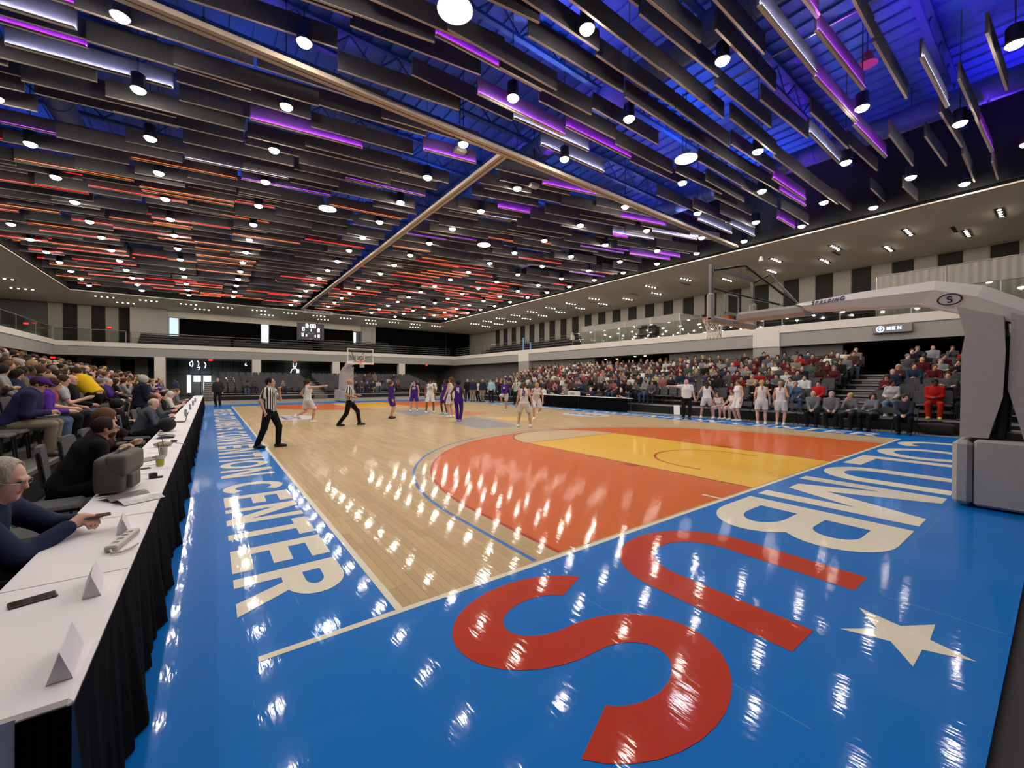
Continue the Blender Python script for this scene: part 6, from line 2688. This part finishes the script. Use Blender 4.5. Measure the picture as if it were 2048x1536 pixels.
for k, (x, y, rz) in enumerate(((-1.545, -.93, 4), (-1.585, -.28, 6), (-1.60, .64, 6))):
    t = thing('name_card', ('blank folded name card, first from the near end of the press tables', 'blank folded name card, second from the near end, before the power strip', 'blank folded name card just past the power strip')[k], 'name card', (x, y, TZ + .001), R(rz))
    for sg, nm in ((-1, 'front_leaf'), (1, 'back_leaf')):
        m = MB()
        m.prism([(-.115, 0), (.115, 0), (.115, .098), (-.115, .098)], (sg * .030, 0, 0), (0, 1, 0), (-sg * .31, 0, .95), (-sg * .0016, 0, .0), card)
        m.build(nm, t)
    m = MB()
    m.prism([(-.029, .001), (.029, .001), (.0, .092)], (0, -.114, 0), (1, 0, 0), (0, 0, 1), (0, .002, 0), card)
    m.build('end_flap', t)
t = thing('power_strip', 'beige power strip with a cord on the nearest press table', 'power strip', (-1.565, .36, TZ), R(-12))
m = MB()
m.rbox((-.028, -.16, 0), (.028, .16, .036), .008, mat('strip_beige', (.50, .46, .42), rough=.5))
m.build('body', t)
for k in range(4):
    m = MB()
    m.box((-.014, -.11 + .06 * k, .036), (.014, -.08 + .06 * k, .0375), blackmetal)
    m.build('socket', t)
m = MB()
m.tube([(0, -.16, .018), (.02, -.2, .012), (.06, -.21, .012), (.085, -.16, .012), (.10, -.10, .014)], .006, MATS['strip_beige'], 6)
m.build('cord', t)


def phone(loc, rz, label, c=(.008, .008, .010)):
    t = thing('smartphone', label, 'phone', loc, rz)
    m = MB()
    m.rbox((-.034, -.07, 0), (.034, .07, .008), .003, mat('phone_black', c, rough=.3))
    m.build('case', t)
    m = MB()
    m.box((-.031, -.065, .008), (.031, .065, .0085), mat('phone_glass', (.01, .01, .012), rough=.08))
    m.build('screen', t)


phone((-1.77, -.28, TZ + .001), R(-72), 'black smartphone lying on the nearest press table')
# grey messenger bag on the second table
t = thing('messenger_bag', 'grey canvas bag standing on the press table', 'bag', (-1.80, 1.98, TZ), R(-8))
canvas = mat('canvas_grey', (.115, .11, .10), rough=.95, var=.15, vscale=20)
m = MB()
m.rbox((-.11, -.25, 0), (.11, .25, .32), .03, canvas)
soften(m.build('body', t))
m = MB()
m.rbox((-.03, -.25, .14), (.128, .25, .335), .02, canvas)
soften(m.build('flap', t))
m = MB()
m.rbox((.09, -.17, .03), (.145, .06, .16), .012, canvas)
soften(m.build('pocket', t))
m = MB()
m.tube([(0, -.2, .28), (.03, -.1, .35), (.03, .1, .35), (0, .2, .28)], .014, blackmetal, 6)
m.build('strap', t)
t = thing('magazine', 'open glossy magazine on the press table before the grey bag', 'magazine', (-1.66, 1.52, TZ + .002), R(-60))
for sg in (-1, 1):
    m = MB()
    m.grid(lambda u, v: (sg * .2 * u, -.13 + .26 * v, .004 + .035 * math.sin(u * PI) * (1 - .3 * u)), 10, 2, mat('magazine_page' if sg > 0 else 'magazine_dark', (.55, .54, .55) if sg > 0 else (.12, .10, .11), rough=.35, var=.6, vscale=22))
    m.build('page', t, smooth=True)
lensb = mat('lens_cap', (.01, .01, .01), rough=.4)
t = thing('lens_cap_cup', 'short black cup on the press table beside the grey bag', 'cup', (-1.60, 2.33, TZ))
m = MB()
m.lathe([(.0, 0), (.032, 0), (.034, .05), (.028, .05), (.0, .01)], lensb, n=14)
m.build('body', t)
m = MB()
m.rbox((.03, -.02, .0), (.075, .02, .018), .005, lensb)
m.build('tab', t)


def drink(loc, label, c, straw=True):
    t = thing('drink_cup', label, 'cup', loc)
    m = MB()
    m.lathe([(.0, 0), (.030, 0), (.042, .12), (.040, .12), (.0, .01)], mat('cup_clear', (.55, .55, .5), rough=.2), n=14)
    m.build('cup', t)
    m = MB()
    m.lathe([(.0, .008), (.034, .01), (.039, .085), (.0, .085)], mat('drink_' + label[:4], c, rough=.2), n=14)
    m.build('liquid', t)
    if straw:
        m = MB()
        m.tube([(.01, 0, .03), (-.02, .01, .26), (.05, .01, .275)], .004, mat('straw_green', (.05, .10, .04), rough=.5), 5)
        m.build('straw', t)


drink((-1.60, 3.02, TZ), 'yellow green drink with a straw on the press table', (.40, .45, .03))
drink((-1.62, 3.75, TZ), 'pale drink in a clear cup on the press table', (.45, .44, .36))


def papers(loc, rz, label, n=1, sz=(.21, .28), mt=paper):
    t = thing('paper_sheets', label, 'paper', loc, rz)
    for k in range(n):
        m = MB()
        m.box((-sz[0] / 2 + .012 * k, -sz[1] / 2 + .008 * k, .0015 * k), (sz[0] / 2 + .012 * k, sz[1] / 2 + .008 * k, .0015 * k + .0012), mt)
        m.build('sheet', t)


papers((-1.78, 3.25, TZ + .001), R(12), 'white stat sheets fanned on the press table beside the yellow drink', 3)
papers((-1.66, 4.25, TZ + .001), R(-20), 'loose white papers on the press table past the pale drink', 2)
papers((-1.78, 2.72, TZ + .001), R(30), 'white papers behind the grey bag', 2)
papers((-1.70, 6.3, TZ + .001), R(5), 'white papers before the black backpack', 3)
papers((-1.68, 8.4, TZ + .001), R(-8), 'white papers beside the open laptop', 2)
papers((-1.7, 12.4, TZ + .001), R(-8), 'white papers on the far press tables', 2)
t = thing('notebook', 'dark clipboard on the press table beside the stat sheets', 'notebook', (-1.76, 3.55, TZ + .001), R(-35))
m = MB()
m.rbox((-.1, -.15, 0), (.1, .15, .012), .004, blackmetal)
m.build('cover', t)
m = MB()
m.box((-.04, .12, .012), (.04, .145, .02), alu)
m.build('clip', t)
phone((-1.74, 2.93, TZ + .001), R(-70), 'black smartphone lying beside the yellow green drink')
t = thing('sandwich_wrap', 'crumpled sandwich wrapper on the press table past the clipboard', 'food wrap', (-1.70, 4.75, TZ))
m = MB()
m.ball((0, 0, .035), .09, mat('wrap_tan', (.34, .28, .20), rough=.8), 12, 6, (1.2, .8, .38))
m.build('wrap', t)
m = MB()
m.ball((.06, .08, .03), .05, mat('wrap_green', (.10, .14, .06), rough=.7), 10, 5, (1, 1.2, .5))
m.build('filling', t)
t = thing('adapter', 'black power adapter with cord on the press table', 'adapter', (-1.60, 5.2, TZ), .3)
m = MB()
m.rbox((-.03, -.05, 0), (.03, .05, .035), .008, blackmetal)
m.build('brick', t)
m = MB()
m.tube([(0, -.05, .015), (-.02, -.2, .006), (.03, -.4, .006), (-.02, -.55, .006)], .004, blackmetal, 5)
m.build('cord', t)
t = thing('backpack', 'black rounded backpack lying on the press table', 'bag', (-1.80, 7.0, TZ), .2)
m = MB()
m.ball((0, 0, .13), .17, mat('pack_black', (.008, .008, .009), rough=.9), 14, 8, (.8, 1.5, .76))
m.build('body', t, smooth=True)
m = MB()
m.tube([(.03, -.2, .2), (.1, -.1, .25), (.1, .1, .25), (.03, .2, .2)], .014, blackmetal, 6)
m.build('strap', t)
laptop((-1.72, 9.0, TZ), PI / 2 + PI, 'open laptop with blue screen on the press table before the blue shirted man', blackmetal)
laptop((-1.74, 5.9, TZ), PI / 2 + PI, 'closed dark tablet like laptop on the press table', blackmetal, 12)
for k, y in enumerate((10.6, 13.5, 16.2, 19.0)):
    on_table('water_bottle', '%s small water bottle on the far press tables' % ORD[k + 1], 'bottle', -1.66, y, TZ, (.06, .06, .2), mat('bottle_blue', (.25, .3, .42), rough=.2), .025)['group'] = 'water bottles on the press tables'

# chairs along the press tables
for k in range(16):
    y = -.95 + .98 * k
    if k in (2,):
        y += .1
    lab = '%s grey stacking chair from the near end, %s' % (ORD[k + 1], 'pulled out beside the grey bag' if k == 3 else ('behind the grey bag' if k == 4 else 'drawn up behind the press tables'))
    place_chair((-2.42, y, 0), -PI / 2 + R((k * 37) % 17 - 8), lab, 'chairs behind the press tables')

# people at the press tables ----------------------------------------------------
def seated(loc, label, sk_, tp_, bt_, hr_, rz=-90, **kw):
    kw.setdefault('H', 1.78)
    return hero(loc, rz, label, sk_, tp_, bt_, hr_, sit=True, seat=.45, **kw)


o, pr = seated((-2.36, -.93), 'person with dark hands folded on the nearest press table', BRN, BK, BK, BLK, hair='short', lean=14, head=(0, -8), lh=(-.07, .50, .80), rh=(.10, .50, .80), fingers=True, grip=.55, hi=True, h=.014)
o, pr = seated((-2.42, -.25), 'person in navy jacket with hands near the mouth at the nearest press table', FAIR, NV, BK, GRY, hair='short', lean=12, head=(0, -6), lh=(-.09, .34, 1.00), rh=(.08, .36, 1.02), fingers=True, grip=.7, hi=True, h=.014)
o, pr = seated((-2.44, .66), 'grey haired man in glasses and navy jacket with green lanyard holding a phone', (.62, .36, .28), NV, BK, (.40, .34, .28), hair='receding', lean=33, head=(-10, -14), lh=(-.10, .62, .81), rh=(.03, .60, .81), fingers=True, grip=.55, hi=True, h=.012, bulk=1.1, coat=.01)
i = pr['info']
m = MB()
for sg in (-1, 1):
    c = i['hc'] + i['hf'] * .096 * i['hs'] + i['hu'] * .008 + i['hr'] * sg * .033
    m.tube([tuple(c + i['hr'] * .023 * math.cos(a) + i['hu'] * .017 * math.sin(a)) for a in [2 * PI * q / 14 for q in range(15)]], .0015, steel, 5)
    m.tube([tuple(c + i['hr'] * sg * .023), tuple(i['hc'] + i['hr'] * sg * .082 + i['hf'] * .06), tuple(i['hc'] + i['hr'] * sg * .082 - i['hf'] * .01)], .0018, steel, 5)
m.build('glasses', o)
m = MB()
green = mat('lanyard_green', (.02, .16, .08), rough=.8)
sh0 = i['neck'] - i['u'] * .02
for sg in (-1, 1):
    a = sh0 + i['rr'] * sg * .06 - i['ff'] * .02
    b = i['chest'] + i['ff'] * .185 + i['rr'] * sg * .03 + i['u'] * .05
    c = i['chest'] + i['ff'] * .19 - i['u'] * .15
    for p_, q_ in ((a, b), (b, c)):
        d_ = i['rr'] * .009
        m.add([tuple(p_ - d_), tuple(p_ + d_), tuple(q_ + d_), tuple(q_ - d_)], [(0, 1, 2, 3)], green)
m.build('lanyard', o)
hl, hr__ = i['hands'][-1][2], i['hands'][1][2]
phc = (hl + hr__) / 2 + V3(0, .05, .03)
wl_ = Matrix.Rotation(R(-90), 4, 'Z') @ Vector(phc)
phone((-2.44 + wl_.x, .66 + wl_.y, TZ + .095), R(-80), 'phone held in the hands of the grey haired man')
o, pr = seated((-2.40, 3.45), 'bearded balding man in glasses and black shirt twisted toward the court', (.50, .27, .19), BK, BK, (.03, .016, .01), rz=-75, hair='receding', lean=29, head=(0, -3), lh=(-.05, .42, .86), rh=(.10, .40, .86), hi=True, fingers=True, grip=.5, h=.013, bulk=1.12)
i = pr['info']
m = MB()
for sg in (-1, 1):
    c = i['hc'] + i['hf'] * .096 * i['hs'] + i['hu'] * .008 + i['hr'] * sg * .033
    m.tube([tuple(c + i['hr'] * .025 * math.cos(a) + i['hu'] * .018 * math.sin(a)) for a in [2 * PI * q / 14 for q in range(15)]], .0025, blackmetal, 5)
    m.tube([tuple(c + i['hr'] * sg * .025), tuple(i['hc'] + i['hr'] * sg * .082 + i['hf'] * .06), tuple(i['hc'] + i['hr'] * sg * .082 - i['hf'] * .01)], .0025, blackmetal, 5)
m.build('glasses', o)
V_, Q_ = surface([('e', i['hc'] - i['hu'] * .062 + i['hf'] * .030, (.062, .062, .058), None), ('sub', i['hc'] + i['hu'] * .03 + i['hf'] * .05, (.11, .12, .068), None), ('sub', i['hc'] - i['hf'] * .09 - i['hu'] * .05, (.1, .09, .1), None)], .008, .01)
link('beard', np_mesh('beard', V_, Q_, [hairm]), o, color=(.05, .025, .014))
seated((-2.42, 4.42), 'brown haired person in dark top with chin on hand at the press table', FAIR, (.03, .012, .016), BK, MBR, hair='curly', lean=16, head=(10, -6), lh=(-.08, .42, .84), rh=(.08, .30, 1.05), h=.013, fem=True, hi=True)
seated((-2.42, 9.1), 'bald man in light blue shirt and dark vest typing on the laptop', PALE, (.08, .09, .12), BK, GRY, hair='bald', lean=24, head=(0, -24), lh=(-.09, .50, .80), rh=(.09, .50, .80), h=.013, hi=True)
seated((-2.42, 10.2), 'dark haired person in navy top beside the typing man', FAIR, NV, BK, DBR, hair='short', lean=14, head=(0, -10), lh=(-.09, .44, .80), rh=(.09, .44, .80))
seated((-2.42, 11.9), 'bald red faced man in grey shirt at the press tables', (.62, .28, .2), (.09, .09, .09), BK, GRY, hair='bald', lean=8, head=(-20, 0), lh=(-.1, .40, .82), rh=(.1, .40, .82))
seated((-2.42, 13.3), 'dark haired person in black top at the press tables', FAIR, BK, BK, BLK, hair='short', lean=10, head=(-10, 0), lh=(-.1, .40, .82), rh=(.1, .40, .82))
seated((-2.42, 15.0), 'white capped person in pale shirt leaning at the press tables', FAIR, (.55, .52, .5), BK, (.66, .64, .6), hair='short', lean=18, head=(-10, -10), lh=(-.1, .46, .82), rh=(.1, .46, .82), h=.018)
seated((-2.42, 17.0), 'person in brown top at the far press tables', FAIR, (.10, .05, .03), BK, MBR, hair='short', lean=12, head=(-10, 0), lh=(-.1, .40, .82), rh=(.1, .40, .82), h=.018)
seated((-2.42, 19.4), 'person in grey top at the far press tables', FAIR, (.15, .15, .16), BK, MBR, hair='short', lean=12, head=(-10, 0), lh=(-.1, .40, .82), rh=(.1, .40, .82), h=.018)

# first row behind the press tables -----------------------------------------------
zr = RZ0 + .02
XR = LX0 - .55
o, pr = hero((XR, 7.0, zr), -88, 'man in purple cap, navy jacket and khaki trousers writing on his knee', FAIR, (.03, .028, .09), (.25, .21, .15), DBR, (.06, .035, .02), sit=True, H=1.82, bulk=1.15, hair='short', lean=26, head=(0, -28), lh=(-.10, .34, .70), rh=(.08, .40, .72), hi=True, fingers=True, grip=.6, coat=.012)
i = pr['info']
V_, Q_ = surface([('e', i['hc'] + i['hu'] * .040 - i['hf'] * .012, (.096, .112, .092), None), ('c', i['hc'] + i['hu'] * .060 + i['hf'] * .085 - i['hr'] * .03, i['hc'] + i['hu'] * .055 + i['hf'] * .16 - i['hr'] * .02, .022, .014, ONE, .02),
                  ('c', i['hc'] + i['hu'] * .060 + i['hf'] * .085 + i['hr'] * .03, i['hc'] + i['hu'] * .055 + i['hf'] * .16 + i['hr'] * .02, .022, .014, ONE, .02)], .010, .02, [(i['hc'] + i['hu'] * .035, -i['hu'])])
link('cap', np_mesh('cap', V_, Q_, [cloth]), o, color=(.07, .025, .18))
wl_ = Matrix.Rotation(R(-88), 4, 'Z') @ Vector((.02, .36, .0))
t = thing('notepad', 'white notepad on the knee of the man in the purple cap', 'notepad', (XR + wl_.x, 7.0 + wl_.y, zr + .665), R(-80))
m = MB()
m.box((-.11, -.14, 0), (.11, .14, .008), paper)
m.build('pages', t)
m = MB()
m.box((-.115, -.145, -.006), (.115, .145, 0), blackmetal)
m.build('backing', t)
hero((XR, 7.75, zr), -85, 'person in bright purple sweater leaning on blue jeans beside the purple cap', FAIR, (.10, .03, .30), (.09, .14, .24), DBR, BSH, sit=True, H=1.76, hair='short', lean=26, head=(10, -8), lh=(-.10, .42, .68), rh=(.10, .46, .68), hi=True)
hero((XR, 8.5, zr), -82, 'fair haired man in pink red shirt beside the purple sweater', (.66, .36, .28), (.40, .06, .09), BK, (.34, .22, .12), BSH, sit=True, H=1.80, hair='short', lean=6, head=(-10, 0), lh=(-.10, .34, .68), rh=(.10, .36, .70), sleeve='short')
hero((XR, 9.25, zr), -84, 'man in pale grey shirt holding up a phone beside the pink shirt', FAIR, (.36, .38, .42), BK, DBR, BSH, sit=True, H=1.80, hair='short', lean=8, head=(-10, -6), lh=(-.10, .34, .68), rh=(.08, .42, .86), sleeve='short')
o, pr = hero((XR, 10.05, zr), -80, 'bald man in dark glasses and black jacket with blue jeans', FAIR, BK, (.08, .13, .22), GRY, BSH, sit=True, H=1.82, bulk=1.15, hair='bald', lean=4, head=(-10, 0), lh=(-.10, .34, .68), rh=(.10, .36, .70), hi=True, coat=.015)
hero((-3.45, 10.95, RZ0), 58, 'person in bright yellow long sleeved top bending over the first row', FAIR, (.72, .44, .01), BK, DBR, BSH, H=1.78, hair='short', lean=44, head=(0, -22), lh=(-.22, .78, 1.0), rh=(.24, .62, .85), hips=-.1, cap=True)
hero((-2.75, 12.6, .0), -70, 'man in knit hat and navy hooded coat standing behind the press tables', BRN, (.015, .02, .04), BK, (.45, .45, .40), BSH, H=1.86, hair='curly', lean=6, head=(30, -10), lh=(-.15, .32, 1.05), rh=(.15, .32, 1.05), coat=.03, bulk=1.1)
hero((-3.0, 9.7, 0), -60, 'person in black clothes crouching beside the first row with a laptop', FAIR, BK, BK, BLK, BSH, sit=True, seat=.40, H=1.74, hair='curly', lean=16, head=(0, -20), lh=(-.1, .38, .72), rh=(.1, .40, .72), coat=.02)
laptop((-2.66, 9.95, .70), R(-60) + PI, 'silver laptop on the knees of the crouching person in black', alu, 160)
laptop((16.86, 1.12, .64), R(70), 'silver laptop on the knees of the coach with long dark hair', alu, 150)
